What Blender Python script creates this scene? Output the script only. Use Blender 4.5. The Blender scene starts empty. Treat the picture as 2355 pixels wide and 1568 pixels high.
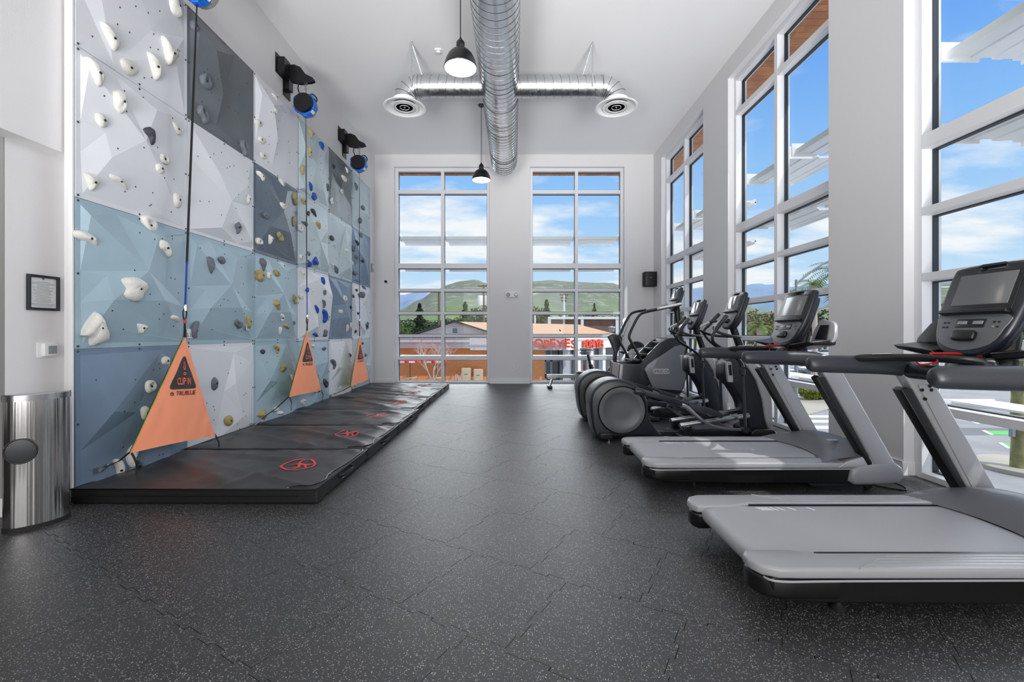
import bpy, bmesh, math, random
from mathutils import Vector, Matrix, noise
from mathutils.geometry import delaunay_2d_cdt
random.seed(7)
PI = math.pi
C = bpy.context.scene.collection
S = bpy.context.scene
# ------------------------------------------------------------------ camera, sky, sun, lights, exposure
F = 1021.0; CX, CY = 1181.0, 764.0; H = 1.355       # focal length and horizon in 2355-wide pixels, camera height
cd = bpy.data.cameras.new('camera'); cam = bpy.data.objects.new('camera', cd); C.objects.link(cam)
cam.location = (0, 0, H); cam.rotation_euler = (PI/2, 0, 0)
cd.sensor_width = 36.0; cd.lens = F/2355*36.0
cd.shift_x = -(CX-1177.5)/2355; cd.shift_y = -(784-CY)/2355
cd.clip_end = 6000; cd.clip_start = 0.05
S.camera = cam
S.view_settings.view_transform = 'Standard'; S.view_settings.look = 'None'
S.view_settings.gamma = 1.0; S.view_settings.use_curve_mapping = False
S.view_settings.exposure = 0.0
S.cycles.max_bounces = 10; S.cycles.diffuse_bounces = 6; S.cycles.transparent_max_bounces = 24
S.cycles.sample_clamp_indirect = 6.0
S.cycles.caustics_reflective = False; S.cycles.caustics_refractive = False

def lin(c):
    return tuple(((v/255)/12.92 if v/255 <= .04045 else ((v/255+.055)/1.055)**2.4) for v in c[:3]) + (1,)

w = bpy.data.worlds.new('sky'); S.world = w; w.use_nodes = True
nt = w.node_tree; nt.nodes.clear(); N = nt.nodes.new; L = nt.links.new
out = N('ShaderNodeOutputWorld'); bg = N('ShaderNodeBackground'); L(bg.outputs[0], out.inputs[0])
tc = N('ShaderNodeTexCoord'); sp = N('ShaderNodeSeparateXYZ'); L(tc.outputs['Generated'], sp.inputs[0])
rp = N('ShaderNodeValToRGB'); L(sp.outputs[2], rp.inputs[0])
e = rp.color_ramp.elements
e[0].position = 0.0; e[0].color = (.74, .85, .98, 1)
e[1].position = 1.0; e[1].color = (.06, .19, .62, 1)
for p, c in ((.09, (.60, .79, .98, 1)), (.2, (.42, .67, .98, 1)), (.34, (.27, .54, .97, 1)), (.5, (.14, .38, .93, 1))):
    q = e.new(p); q.color = c
def mth(op, a, b=None):
    m = N('ShaderNodeMath'); m.operation = op
    for i, v in enumerate((a, b)):
        if v is None: continue
        if isinstance(v, (int, float)): m.inputs[i].default_value = v
        else: L(v, m.inputs[i])
    return m.outputs[0]
zz = mth('ADD', mth('MAXIMUM', sp.outputs[2], 0.0), .16)
cb = N('ShaderNodeCombineXYZ'); L(mth('DIVIDE', sp.outputs[0], zz), cb.inputs[0]); L(mth('DIVIDE', sp.outputs[1], zz), cb.inputs[1])
n1 = N('ShaderNodeTexNoise'); n1.inputs['Scale'].default_value = 1.15; n1.inputs['Detail'].default_value = 9; n1.inputs['Roughness'].default_value = .56
mp = N('ShaderNodeMapping'); mp.inputs['Location'].default_value = (3.7, 1.2, .4); mp.inputs['Scale'].default_value = (.8, 1.25, 1); L(cb.outputs[0], mp.inputs[0]); L(mp.outputs[0], n1.inputs['Vector'])
cr = N('ShaderNodeValToRGB'); L(n1.outputs[0], cr.inputs[0])
cr.color_ramp.elements[0].position = .45; cr.color_ramp.elements[0].color = (0, 0, 0, 1)
cr.color_ramp.elements[1].position = .58; cr.color_ramp.elements[1].color = (1, 1, 1, 1)
mx = N('ShaderNodeMix'); mx.data_type = 'RGBA'; L(cr.outputs[0], mx.inputs['Factor']); L(rp.outputs[0], mx.inputs['A']); mx.inputs['B'].default_value = (.96, .97, 1.0, 1)
L(mx.outputs['Result'], bg.inputs[0]); bg.inputs[1].default_value = 1.0

def sun_lamp():
    d = bpy.data.lights.new('sun', 'SUN'); d.energy = 3.0; d.angle = math.radians(.53); d.color = (1, .965, .91)
    o = bpy.data.objects.new('sun', d); C.objects.link(o); o.location = (20, -20, 30)
    o.rotation_euler = Vector((-1, .9, -2.1)).to_track_quat('-Z', 'Y').to_euler()
sun_lamp()
def area(name, loc, direction, sx, sy, power, col=(1, .985, .965)):
    d = bpy.data.lights.new(name, 'AREA'); d.shape = 'RECTANGLE'; d.size = sx; d.size_y = sy; d.energy = power; d.color = col
    o = bpy.data.objects.new(name, d); C.objects.link(o); o.location = loc
    o.rotation_euler = Vector(direction).to_track_quat('-Z', 'Y').to_euler(); return o
area('overhead_fill', (0, .5, 5.9), (0, .25, -1), 6.0, 6.0, 40)  # unseen area light added overhead as soft fill
area('rear_fill', (0, -4.6, 2.3), (0, 1, .06), 6.4, 4.0, 430)  # unseen area light added behind the camera to fill the room
def ceiling_fill_spot(name, loc, aim, power):  # unseen spots added behind the camera to brighten the ceiling
    d = bpy.data.lights.new(name, 'SPOT'); d.energy = power; d.spot_size = math.radians(58); d.spot_blend = 1; d.shadow_soft_size = 1.1
    o = bpy.data.objects.new(name, d); C.objects.link(o); o.location = loc; o.rotation_euler = (Vector(aim)-Vector(loc)).to_track_quat('-Z', 'Y').to_euler()
ceiling_fill_spot('ceiling_fill_spot_left', (-2.2, -1.4, .9), (-1.6, 6.7, 6.04), 2050)
ceiling_fill_spot('ceiling_fill_spot_right', (2.2, -1.4, .9), (1.8, 7.0, 6.04), 2450)
def sky_fill(name, direction, energy, ang):  # broad sun lamps added on top of the sky for fill and floor sheen
    d = bpy.data.lights.new(name, 'SUN'); d.energy = energy; d.angle = math.radians(ang); d.color = (1, .99, .985)
    o = bpy.data.objects.new(name, d); C.objects.link(o); o.location = (0, 30, 30); o.rotation_euler = Vector(direction).to_track_quat('-Z', 'Y').to_euler()
sky_fill('sky_fill_back', (0, -1, -.42), 2.0, 40)
sky_fill('sky_fill_side', (-1, -.35, -.42), 1.9, 50)

# ------------------------------------------------------------------ materials
MATS = {}
def mat(name, col, rough=.5, metal=0, spec=.5, noise_amt=0, noise_scale=8, bump=0, bump_scale=40, emit=0, coat=0, aniso=0, linear=False, stretch=None):
    m = bpy.data.materials.new(name); m.use_nodes = True; t = m.node_tree; b = t.nodes['Principled BSDF']
    c = tuple(col[:3])+(1,) if linear else lin(col)
    b.inputs['Base Color'].default_value = c; b.inputs['Roughness'].default_value = rough; b.inputs['Metallic'].default_value = metal
    b.inputs['Specular IOR Level'].default_value = spec; b.inputs['Coat Weight'].default_value = coat
    if aniso: b.inputs['Anisotropic'].default_value = aniso
    if emit: b.inputs['Emission Color'].default_value = c; b.inputs['Emission Strength'].default_value = emit
    if noise_amt or bump:
        g = t.nodes.new('ShaderNodeNewGeometry'); v = g.outputs['Position']
        if stretch:
            mm = t.nodes.new('ShaderNodeMapping'); mm.inputs['Scale'].default_value = stretch; t.links.new(v, mm.inputs[0]); v = mm.outputs[0]
    if noise_amt:
        n = t.nodes.new('ShaderNodeTexNoise'); n.inputs['Scale'].default_value = noise_scale; n.inputs['Detail'].default_value = 5; t.links.new(v, n.inputs['Vector'])
        r = t.nodes.new('ShaderNodeMapRange'); r.inputs['From Min'].default_value = .3; r.inputs['From Max'].default_value = .7
        r.inputs['To Min'].default_value = 1-noise_amt; r.inputs['To Max'].default_value = 1+noise_amt; t.links.new(n.outputs[0], r.inputs[0])
        x = t.nodes.new('ShaderNodeVectorMath'); x.operation = 'SCALE'; x.inputs[0].default_value = c[:3]; t.links.new(r.outputs[0], x.inputs['Scale']); t.links.new(x.outputs[0], b.inputs['Base Color'])
    if bump:
        n = t.nodes.new('ShaderNodeTexNoise'); n.inputs['Scale'].default_value = bump_scale; n.inputs['Detail'].default_value = 4; t.links.new(v, n.inputs['Vector'])
        bp = t.nodes.new('ShaderNodeBump'); bp.inputs['Strength'].default_value = bump; bp.inputs['Distance'].default_value = .01; t.links.new(n.outputs[0], bp.inputs['Height']); t.links.new(bp.outputs[0], b.inputs['Normal'])
    MATS[name] = m; return m
mat('wall_white', (228, 227, 228), .75, spec=.25, bump=.08, bump_scale=90)
mat('ceiling_white', (240, 239, 240), .85, spec=.2, bump=.06, bump_scale=60)
mat('trim_white', (238, 238, 238), .5)
mat('frame_white', (230, 231, 234), .45)
mat('frame_grey', (178, 180, 184), .4)
mat('gasket', (45, 52, 60), .5)
mat('black', (14, 14, 16), .35)
mat('black_matte', (22, 22, 24), .7)
mat('black_steel', (16, 16, 18), .32)
mat('charcoal', (44, 47, 53), .38, bump=.03, bump_scale=300)
mat('navy_black', (28, 33, 41), .33)
mat('grey_plastic', (132, 133, 137), .38, bump=.02, bump_scale=300)
mat('mid_grey', (104, 106, 111), .4)
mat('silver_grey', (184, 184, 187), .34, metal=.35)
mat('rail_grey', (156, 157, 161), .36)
mat('belt', (166, 167, 171), .5, bump=.15, bump_scale=500, noise_amt=.03, noise_scale=3)  # lighter than a real belt: window glare is put into the base colour
mat('rubber', (30, 30, 32), .6)
mat('aluminium', (205, 207, 210), .25, metal=1)
mat('steel', (190, 192, 196), .22, metal=1)
mat('chrome', (225, 227, 230), .12, metal=1)
mat('screen', (60, 66, 72), .08, spec=.8)
mat('screen_grey', (112, 114, 116), .15, spec=.7)
mat('lcd', (150, 156, 160), .2)
mat('red', (200, 25, 20), .45)
mat('white_plastic', (236, 236, 236), .4)
mat('paper', (235, 236, 238), .8)
mat('ink', (110, 112, 118), .8)
mat('blue_plastic', (20, 104, 205), .35)
mat('silver_plastic', (170, 172, 176), .35, metal=.3)
mat('orange_vinyl', (255, 158, 118), .55, bump=.1, bump_scale=14)
mat('olive_vinyl', (120, 150, 20), .6)
mat('print_black', (44, 40, 42), .6)
mat('print_orange', (255, 120, 88), .6)
mat('print_red', (120, 22, 18), .6)
mat('emblem_red', (214, 72, 66), .55)
mat('strap_black', (16, 16, 20), .75)
mat('strap_blue', (18, 60, 170), .6)
mat('duct_seam', (120, 122, 126), .4, metal=1)
mat('lamp_inside', (246, 246, 246), .5)
mat('return_wall_grey', (150, 149, 148), .8, bump=.2, bump_scale=60)  # even grey, darker than the white walls
mat('brand_silver', (186, 188, 192), .35)
mat('panel_grey', (116, 119, 124), .4)
mat('disc_grey', (82, 84, 89), .4)
P_WHITE = mat('panel_white', (222, 224, 230), .5, noise_amt=.015, noise_scale=2, bump=.05, bump_scale=120)
P_LIGHT = mat('panel_light_blue', (160, 184, 198), .48, noise_amt=.05, noise_scale=2.5, bump=.06, bump_scale=120)
P_PALE = mat('panel_pale_blue', (186, 201, 208), .48, noise_amt=.04, noise_scale=2.5, bump=.06, bump_scale=120)
P_BLUE = mat('panel_slate_blue', (116, 136, 160), .46, noise_amt=.09, noise_scale=2.5, bump=.06, bump_scale=120)
P_DARK = mat('panel_dark_slate', (92, 105, 120), .45, noise_amt=.10, noise_scale=3, bump=.08, bump_scale=120)
P_GREY = mat('panel_graphite', (98, 104, 110), .4, noise_amt=.10, noise_scale=3, bump=.08, bump_scale=120)
mat('hold_white', (226, 224, 218), .55, noise_amt=.05, noise_scale=30, bump=.3, bump_scale=60)
mat('hold_cream', (214, 213, 206), .6, noise_amt=.08, noise_scale=25, bump=.3, bump_scale=60)
mat('hold_grey', (104, 108, 118), .6, noise_amt=.12, noise_scale=25, bump=.3, bump_scale=60)
mat('hold_dark', (58, 61, 66), .6, noise_amt=.12, noise_scale=25, bump=.3, bump_scale=60)
mat('hold_tan', (172, 155, 104), .6, noise_amt=.12, noise_scale=25, bump=.3, bump_scale=60)
mat('hold_blue', (26, 78, 176), .5, noise_amt=.12, noise_scale=25, bump=.3, bump_scale=60)
mat('hold_red', (170, 60, 55), .6)
mat('mat_vinyl', (56, 53, 54), .42, bump=.35, bump_scale=5, noise_amt=.05, noise_scale=3)
mat('mat_side', (24, 24, 26), .45)
mat('roof_brown', (150, 128, 112), .9)
mat('moss_bark', (132, 128, 84), .9, noise_amt=.35, noise_scale=3, bump=.6, bump_scale=14)
mat('bulb', (255, 240, 215), .4, emit=3)
# outside
mat('asphalt', (152, 149, 144), .9, noise_amt=.12, noise_scale=.6)
mat('asphalt_dark', (122, 120, 117), .9, noise_amt=.1, noise_scale=.8)
mat('concrete', (178, 168, 150), .9, noise_amt=.06, noise_scale=1)
mat('road_white', (235, 235, 232), .8)
mat('road_green', (92, 190, 92), .8, noise_amt=.05, noise_scale=2)
mat('stucco_white', (205, 200, 200), .85, noise_amt=.06, noise_scale=.8)
mat('roof_orange', (200, 156, 118), .9, noise_amt=.03, noise_scale=2)
mat('brown_brick', (128, 100, 88), .9, noise_amt=.15, noise_scale=2)
mat('shop_glass', (70, 76, 78), .08, spec=.8)
mat('sign_orange', (235, 72, 30), .5)
mat('umbrella_red', (220, 50, 55), .7)
mat('bark', (120, 98, 76), .9, noise_amt=.2, noise_scale=6)
mat('bark_pale', (206, 186, 170), .9)
mat('leaf_dark', (48, 66, 36), .8, noise_amt=.45, noise_scale=2)
mat('leaf_mid', (84, 106, 48), .8, noise_amt=.4, noise_scale=2)
mat('leaf_olive', (124, 122, 74), .8, noise_amt=.35, noise_scale=1.5)
mat('leaf_rust', (140, 104, 78), .8, noise_amt=.3, noise_scale=1.5)
mat('leaf_yellow', (146, 158, 50), .8, noise_amt=.35, noise_scale=3)
mat('leaf_palm', (120, 138, 62), .7, noise_amt=.3, noise_scale=3)
mat('car_white', (228, 230, 232), .25, coat=.5)
mat('car_grey', (90, 96, 102), .25, coat=.5)
mat('car_red', (170, 40, 36), .25, coat=.5)
mat('tan_box', (206, 190, 160), .7)
mat('pole_grey', (140, 146, 150), .5)
mat('pole_brown', (110, 92, 74), .8)
mat('awning_white', (238, 239, 241), .5)

def custom(name):
    m = bpy.data.materials.new(name); m.use_nodes = True; MATS[name] = m; t = m.node_tree
    return m, t, t.nodes['Principled BSDF'], t.nodes.new, t.links.new
# glass pane: almost clear with a faint reflection
m, t, b, n, l = custom('glass'); t.nodes.remove(b)
tr = n('ShaderNodeBsdfTransparent'); tr.inputs[0].default_value = (.965, .985, .985, 1); gl = n('ShaderNodeBsdfGlossy'); gl.inputs['Roughness'].default_value = .02
lw = n('ShaderNodeLayerWeight'); pw = n('ShaderNodeMath'); pw.operation = 'POWER'; l(lw.outputs['Facing'], pw.inputs[0]); pw.inputs[1].default_value = 5
fr = n('ShaderNodeMath'); fr.operation = 'MULTIPLY_ADD'; l(pw.outputs[0], fr.inputs[0]); fr.inputs[1].default_value = .4; fr.inputs[2].default_value = .007; ms = n('ShaderNodeMixShader')
l(fr.outputs[0], ms.inputs[0]); l(tr.outputs[0], ms.inputs[1]); l(gl.outputs[0], ms.inputs[2]); l(ms.outputs[0], t.nodes['Material Output'].inputs[0])
# rubber floor with white flecks
m, t, b, n, l = custom('rubber_floor')
g = n('ShaderNodeNewGeometry'); pos = g.outputs['Position']
def flecks(scale, r, keep):
    v = n('ShaderNodeTexVoronoi'); v.inputs['Scale'].default_value = scale; l(pos, v.inputs['Vector'])
    a = n('ShaderNodeMath'); a.operation = 'LESS_THAN'; l(v.outputs['Distance'], a.inputs[0]); a.inputs[1].default_value = r
    s = n('ShaderNodeSeparateColor'); l(v.outputs['Color'], s.inputs[0])
    k = n('ShaderNodeMath'); k.operation = 'LESS_THAN'; l(s.outputs[0], k.inputs[0]); k.inputs[1].default_value = keep
    o = n('ShaderNodeMath'); o.operation = 'MULTIPLY'; l(a.outputs[0], o.inputs[0]); l(k.outputs[0], o.inputs[1]); return o.outputs[0]
f1 = flecks(95, .26, .34); f2 = flecks(170, .30, .30)
fm = n('ShaderNodeMath'); fm.operation = 'MAXIMUM'; l(f1, fm.inputs[0]); l(f2, fm.inputs[1])
nn = n('ShaderNodeTexNoise'); nn.inputs['Scale'].default_value = 1.3; nn.inputs['Detail'].default_value = 6; l(pos, nn.inputs['Vector'])
cr = n('ShaderNodeValToRGB'); l(nn.outputs[0], cr.inputs[0]); cr.color_ramp.elements[0].position = .3; cr.color_ramp.elements[0].color = (.022, .022, .0235, 1)
cr.color_ramp.elements[1].position = .75; cr.color_ramp.elements[1].color = (.038, .037, .039, 1)
mx = n('ShaderNodeMix'); mx.data_type = 'RGBA'; l(fm.outputs[0], mx.inputs['Factor']); l(cr.outputs[0], mx.inputs['A']); mx.inputs['B'].default_value = (.36, .36, .36, 1)
l(mx.outputs['Result'], b.inputs['Base Color']); b.inputs['Roughness'].default_value = .46; b.inputs['Specular IOR Level'].default_value = .6
nb = n('ShaderNodeTexNoise'); nb.inputs['Scale'].default_value = 220; l(pos, nb.inputs['Vector'])
bp = n('ShaderNodeBump'); bp.inputs['Strength'].default_value = .25; bp.inputs['Distance'].default_value = .002; l(nb.outputs[0], bp.inputs['Height']); l(bp.outputs[0], b.inputs['Normal'])
# galvanised duct
for nm, base, ro in (('galvanised', (.62, .63, .65, 1), .30), ('galvanised_bright', (.70, .71, .73, 1), .22)):
    m, t, b, n, l = custom(nm); g = n('ShaderNodeNewGeometry')
    v = n('ShaderNodeTexVoronoi'); v.inputs['Scale'].default_value = 22; l(g.outputs['Position'], v.inputs['Vector'])
    r = n('ShaderNodeMapRange'); l(v.outputs['Color'], r.inputs[0]); r.inputs['To Min'].default_value = ro-.06; r.inputs['To Max'].default_value = ro+.08
    l(r.outputs[0], b.inputs['Roughness']); b.inputs['Metallic'].default_value = 1; b.inputs['Base Color'].default_value = base
    nn = n('ShaderNodeTexNoise'); nn.inputs['Scale'].default_value = 3; l(g.outputs['Position'], nn.inputs['Vector'])
    bp = n('ShaderNodeBump'); bp.inputs['Strength'].default_value = .05; bp.inputs['Distance'].default_value = .02; l(nn.outputs[0], bp.inputs['Height']); l(bp.outputs[0], b.inputs['Normal'])
# brushed bin
m, t, b, n, l = custom('brushed_steel'); b.inputs['Metallic'].default_value = 1; b.inputs['Base Color'].default_value = (.62, .61, .60, 1); b.inputs['Roughness'].default_value = .18
g = n('ShaderNodeNewGeometry'); mm = n('ShaderNodeMapping'); mm.inputs['Scale'].default_value = (1, 1, .01); l(g.outputs['Position'], mm.inputs[0])
nn = n('ShaderNodeTexNoise'); nn.inputs['Scale'].default_value = 26; nn.inputs['Detail'].default_value = 2; l(mm.outputs[0], nn.inputs['Vector'])
bp = n('ShaderNodeBump'); bp.inputs['Strength'].default_value = .9; bp.inputs['Distance'].default_value = .012; l(nn.outputs[0], bp.inputs['Height']); l(bp.outputs[0], b.inputs['Normal'])
# wood soffit
m, t, b, n, l = custom('soffit_wood'); g = n('ShaderNodeNewGeometry'); mm = n('ShaderNodeMapping'); mm.inputs['Scale'].default_value = (1, 1, 1); l(g.outputs['Position'], mm.inputs[0])
nn = n('ShaderNodeTexNoise'); nn.inputs['Scale'].default_value = 2.2; nn.inputs['Detail'].default_value = 6; nn.inputs['Distortion'].default_value = 1.5; l(mm.outputs[0], nn.inputs['Vector'])
cr = n('ShaderNodeValToRGB'); l(nn.outputs[0], cr.inputs[0]); cr.color_ramp.elements[0].position = .3; cr.color_ramp.elements[0].color = lin((150, 88, 44)); cr.color_ramp.elements[1].position = .7; cr.color_ramp.elements[1].color = lin((206, 136, 78))
l(cr.outputs[0], b.inputs['Base Color']); b.inputs['Roughness'].default_value = .6
# brick wall outside, too far away to tell the bricks apart
m, t, b, n, l = custom('orange_brick'); g = n('ShaderNodeTexCoord'); bk = n('ShaderNodeTexBrick'); mm = n('ShaderNodeMapping'); mm.inputs['Rotation'].default_value = (PI/2, 0, 0); l(g.outputs['Object'], mm.inputs[0]); l(mm.outputs[0], bk.inputs[0])
bk.inputs['Color1'].default_value = lin((238, 160, 102)); bk.inputs['Color2'].default_value = lin((228, 148, 92)); bk.inputs['Mortar'].default_value = lin((226, 160, 112)); bk.inputs['Scale'].default_value = 3.3; l(bk.outputs[0], b.inputs['Base Color']); b.inputs['Roughness'].default_value = .9
# hills
def hill_mat(name, lo, hi, rock, z0, z1):
    m, t, b, n, l = custom(name); g = n('ShaderNodeNewGeometry'); s = n('ShaderNodeSeparateXYZ'); l(g.outputs['Position'], s.inputs[0])
    nn = n('ShaderNodeTexNoise'); nn.inputs['Scale'].default_value = .018; nn.inputs['Detail'].default_value = 8; l(g.outputs['Position'], nn.inputs['Vector'])
    a = n('ShaderNodeMath'); a.operation = 'MULTIPLY_ADD'; l(nn.outputs[0], a.inputs[0]); a.inputs[1].default_value = (z1-z0)*2.2; l(s.outputs[2], a.inputs[2])
    r = n('ShaderNodeMapRange'); l(a.outputs[0], r.inputs[0]); r.inputs['From Min'].default_value = z0+(z1-z0)*.9; r.inputs['From Max'].default_value = z1+(z1-z0)*1.1
    mx = n('ShaderNodeMix'); mx.data_type = 'RGBA'; l(r.outputs[0], mx.inputs['Factor']); mx.inputs['A'].default_value = lin(lo); mx.inputs['B'].default_value = lin(hi)
    n2 = n('ShaderNodeTexNoise'); n2.inputs['Scale'].default_value = .09; n2.inputs['Detail'].default_value = 8; n2.inputs['Roughness'].default_value = .7; l(g.outputs['Position'], n2.inputs['Vector'])
    c2 = n('ShaderNodeValToRGB'); l(n2.outputs[0], c2.inputs[0]); c2.color_ramp.elements[0].position = .52; c2.color_ramp.elements[0].color = (0, 0, 0, 1); c2.color_ramp.elements[1].position = .68
    k = n('ShaderNodeMath'); k.operation = 'MULTIPLY'; l(c2.outputs[0], k.inputs[0]); l(r.outputs[0], k.inputs[1])
    m2 = n('ShaderNodeMix'); m2.data_type = 'RGBA'; l(k.outputs[0], m2.inputs['Factor']); l(mx.outputs['Result'], m2.inputs['A']); m2.inputs['B'].default_value = lin(rock)
    l(m2.outputs['Result'], b.inputs['Base Color']); b.inputs['Roughness'].default_value = .95; b.inputs['Specular IOR Level'].default_value = .1
hill_mat('hill_green', (122, 152, 78), (112, 118, 96), (168, 162, 148), 4, 24)
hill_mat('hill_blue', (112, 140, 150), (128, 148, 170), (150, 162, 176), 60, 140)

# ------------------------------------------------------------------ geometry helpers
def at(px, py, d):                       # world point that stands at depth d on the line of sight through a photo pixel
    return Vector(((px-CX)*d/F, d, H-(py-CY)*d/F))
class M:
    def __init__(s): s.v = []; s.f = []
    def add(s, vs, fs, fn=None):
        k = len(s.v); s.v += [Vector(fn(*v)) if fn else Vector(v) for v in vs]; s.f += [tuple(i+k for i in f) for f in fs]; return s
    def box(s, x0, x1, y0, y1, z0, z1, fn=None):
        return s.add([(x, y, z) for x in (x0, x1) for y in (y0, y1) for z in (z0, z1)], [(0, 1, 3, 2), (4, 6, 7, 5), (0, 4, 5, 1), (2, 3, 7, 6), (0, 2, 6, 4), (1, 5, 7, 3)], fn)
    def tube(s, path, r, seg=10, oval=None, caps=True, up=None, smooth=0):
        P = [Vector(p) for p in path]
        R = list(r) if isinstance(r, (list, tuple)) else [r]*len(P)
        if smooth: P, R = spline(P, R, smooth)
        k = len(s.v); prev = None
        for i, p in enumerate(P):
            d = (P[min(i+1, len(P)-1)]-P[max(i-1, 0)]).normalized()
            if prev is None:
                u = Vector(up) if up else (Vector((0, 0, 1)) if abs(d.z) < .9 else Vector((1, 0, 0)))
            else: u = prev
            u = (u-d*u.dot(d)).normalized(); prev = u; sd = d.cross(u)
            for j in range(seg):
                a = 2*PI*j/seg; ou, os_ = oval if oval else (1, 1)
                s.v.append(p+u*math.cos(a)*R[i]*ou+sd*math.sin(a)*R[i]*os_)
        n = len(P)
        for i in range(n-1):
            for j in range(seg):
                a = k+i*seg+j; b2 = k+i*seg+(j+1) % seg
                s.f.append((a, b2, b2+seg, a+seg))
        if caps: s.f.append(tuple(k+j for j in range(seg))[::-1]); s.f.append(tuple(k+(n-1)*seg+j for j in range(seg)))
        return s
    def lathe(s, prof, c=(0, 0, 0), axis='z', seg=24, fn=None, caps=True):
        k = len(s.v)
        for (r, h) in prof:
            for j in range(seg):
                a = 2*PI*j/seg; x, y = r*math.cos(a), r*math.sin(a)
                v = (x, y, h) if axis == 'z' else ((h, x, y) if axis == 'x' else (x, h, y))
                v = Vector(v)+Vector(c); s.v.append(Vector(fn(*v)) if fn else v)
        for i in range(len(prof)-1):
            for j in range(seg):
                a = k+i*seg+j; b2 = k+i*seg+(j+1) % seg; s.f.append((a, b2, b2+seg, a+seg))
        if not caps: return s
        if prof[0][0] > 1e-5: s.f.append(tuple(k+j for j in range(seg))[::-1])
        if prof[-1][0] > 1e-5: s.f.append(tuple(k+(len(prof)-1)*seg+j for j in range(seg)))
        return s
    def plate(s, outl, thick, fn, bevel=0, holes=(), bres=2):
        vs, fs = plate_mesh(outl, thick, bevel, holes, bres); return s.add(vs, fs, fn)
    def side(s, outl, y0, y1, bevel=0, holes=()):      # outline in x,z pulled along y
        return s.plate(outl, y1-y0, lambda a, b, c: (a, (y0+y1)/2+c, b), bevel, holes)
def spline(P, R, n):
    o, q = [], []
    for i in range(len(P)-1):
        a, b, c, d = P[max(i-1, 0)], P[i], P[i+1], P[min(i+2, len(P)-1)]
        for k in range(n):
            t = k/n
            o.append(.5*((2*b)+(c-a)*t+(2*a-5*b+4*c-d)*t*t+(3*b-a-3*c+d)*t**3)); q.append(R[i]*(1-t)+R[i+1]*t)
    o.append(P[-1]); q.append(R[-1]); return o, q
def smooth2(pts, n=4):                    # closed smooth outline
    o = []; k = len(pts)
    for i in range(k):
        a, b, c, d = [Vector((*pts[(i+j) % k], 0)) for j in (-1, 0, 1, 2)]
        for q in range(n):
            t = q/n; v = .5*((2*b)+(c-a)*t+(2*a-5*b+4*c-d)*t*t+(3*b-a-3*c+d)*t**3); o.append((v.x, v.y))
    return o
def rrect(w2, h2, r, cx=0, cy=0, n=4):
    o = []
    for (sx, sy, a0) in ((1, 1, 0), (-1, 1, 90), (-1, -1, 180), (1, -1, 270)):
        for k in range(n+1):
            a = math.radians(a0+90*k/n); o.append((cx+sx*(w2-r)+r*math.cos(a), cy+sy*(h2-r)+r*math.sin(a)))
    return o
def plate_mesh(outl, thick, bevel, holes, bres=2):
    cu = bpy.data.curves.new('tmp', 'CURVE'); cu.dimensions = '2D'; cu.fill_mode = 'BOTH'
    for pts in [outl]+list(holes):
        sp_ = cu.splines.new('POLY'); sp_.points.add(len(pts)-1); sp_.use_cyclic_u = True
        for p, (x, y) in zip(sp_.points, pts): p.co = (x, y, 0, 1)
    cu.extrude = max(thick/2-bevel, 0); cu.bevel_depth = bevel; cu.bevel_resolution = bres; cu.offset = -bevel
    o = bpy.data.objects.new('tmp', cu); me = bpy.data.meshes.new_from_object(o)
    bm = bmesh.new(); bm.from_mesh(me); bmesh.ops.remove_doubles(bm, verts=bm.verts, dist=1e-5)
    vs = [tuple(v.co) for v in bm.verts]; fs = [tuple(v.index for v in f.verts) for f in bm.faces]
    bm.free(); bpy.data.objects.remove(o); bpy.data.curves.remove(cu); bpy.data.meshes.remove(me)
    return vs, fs
def text_mesh(txt, size=1, thick=0, align='CENTER', bold=0, shear=0, sx=1):
    cu = bpy.data.curves.new('tmp', 'FONT'); cu.body = txt; cu.size = size; cu.align_x = align; cu.align_y = 'CENTER'
    cu.extrude = thick/2; cu.offset = bold; cu.shear = shear; cu.resolution_u = 3
    o = bpy.data.objects.new('tmp', cu); C.objects.link(o); dg = bpy.context.evaluated_depsgraph_get(); me = bpy.data.meshes.new_from_object(o.evaluated_get(dg))
    vs = [(v.co.x*sx, v.co.y, v.co.z) for v in me.vertices]; fs = [tuple(p.vertices) for p in me.polygons]
    bpy.data.objects.remove(o); bpy.data.curves.remove(cu); bpy.data.meshes.remove(me); return vs, fs
def part(name, g, m, parent=None, world=False, ang=35, flat=False, normals=True, bevel=0):
    me = bpy.data.meshes.new(name); off = Vector((0, 0, 0))
    if parent is not None and world:
        q = parent
        while q is not None: off += q.location; q = q.parent
    if parent is None and g.v:
        xs = [v.x for v in g.v]; ys = [v.y for v in g.v]; zs = [v.z for v in g.v]
        off = Vector(((min(xs)+max(xs))/2, (min(ys)+max(ys))/2, min(zs)))
    me.from_pydata([tuple(v-off) for v in g.v], [], g.f)
    if normals:
        bm = bmesh.new(); bm.from_mesh(me); bmesh.ops.remove_doubles(bm, verts=bm.verts, dist=1e-6); bmesh.ops.recalc_face_normals(bm, faces=bm.faces); bm.to_mesh(me); bm.free()
    me.materials.append(MATS[m] if isinstance(m, str) else m)
    if not flat:
        me.polygons.foreach_set('use_smooth', [True]*len(me.polygons)); me.set_sharp_from_angle(angle=math.radians(ang))
    o = bpy.data.objects.new(name, me); C.objects.link(o)
    if parent is not None: o.parent = parent
    else: o.location = off
    if bevel:
        b_ = o.modifiers.new('bevel', 'BEVEL'); b_.width = bevel; b_.segments = 2; b_.limit_method = 'ANGLE'
    return o
def tag(o, label, cat, group=None, kind=None):
    o['label'] = label; o['category'] = cat
    if group: o['group'] = group
    if kind: o['kind'] = kind
    return o
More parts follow.
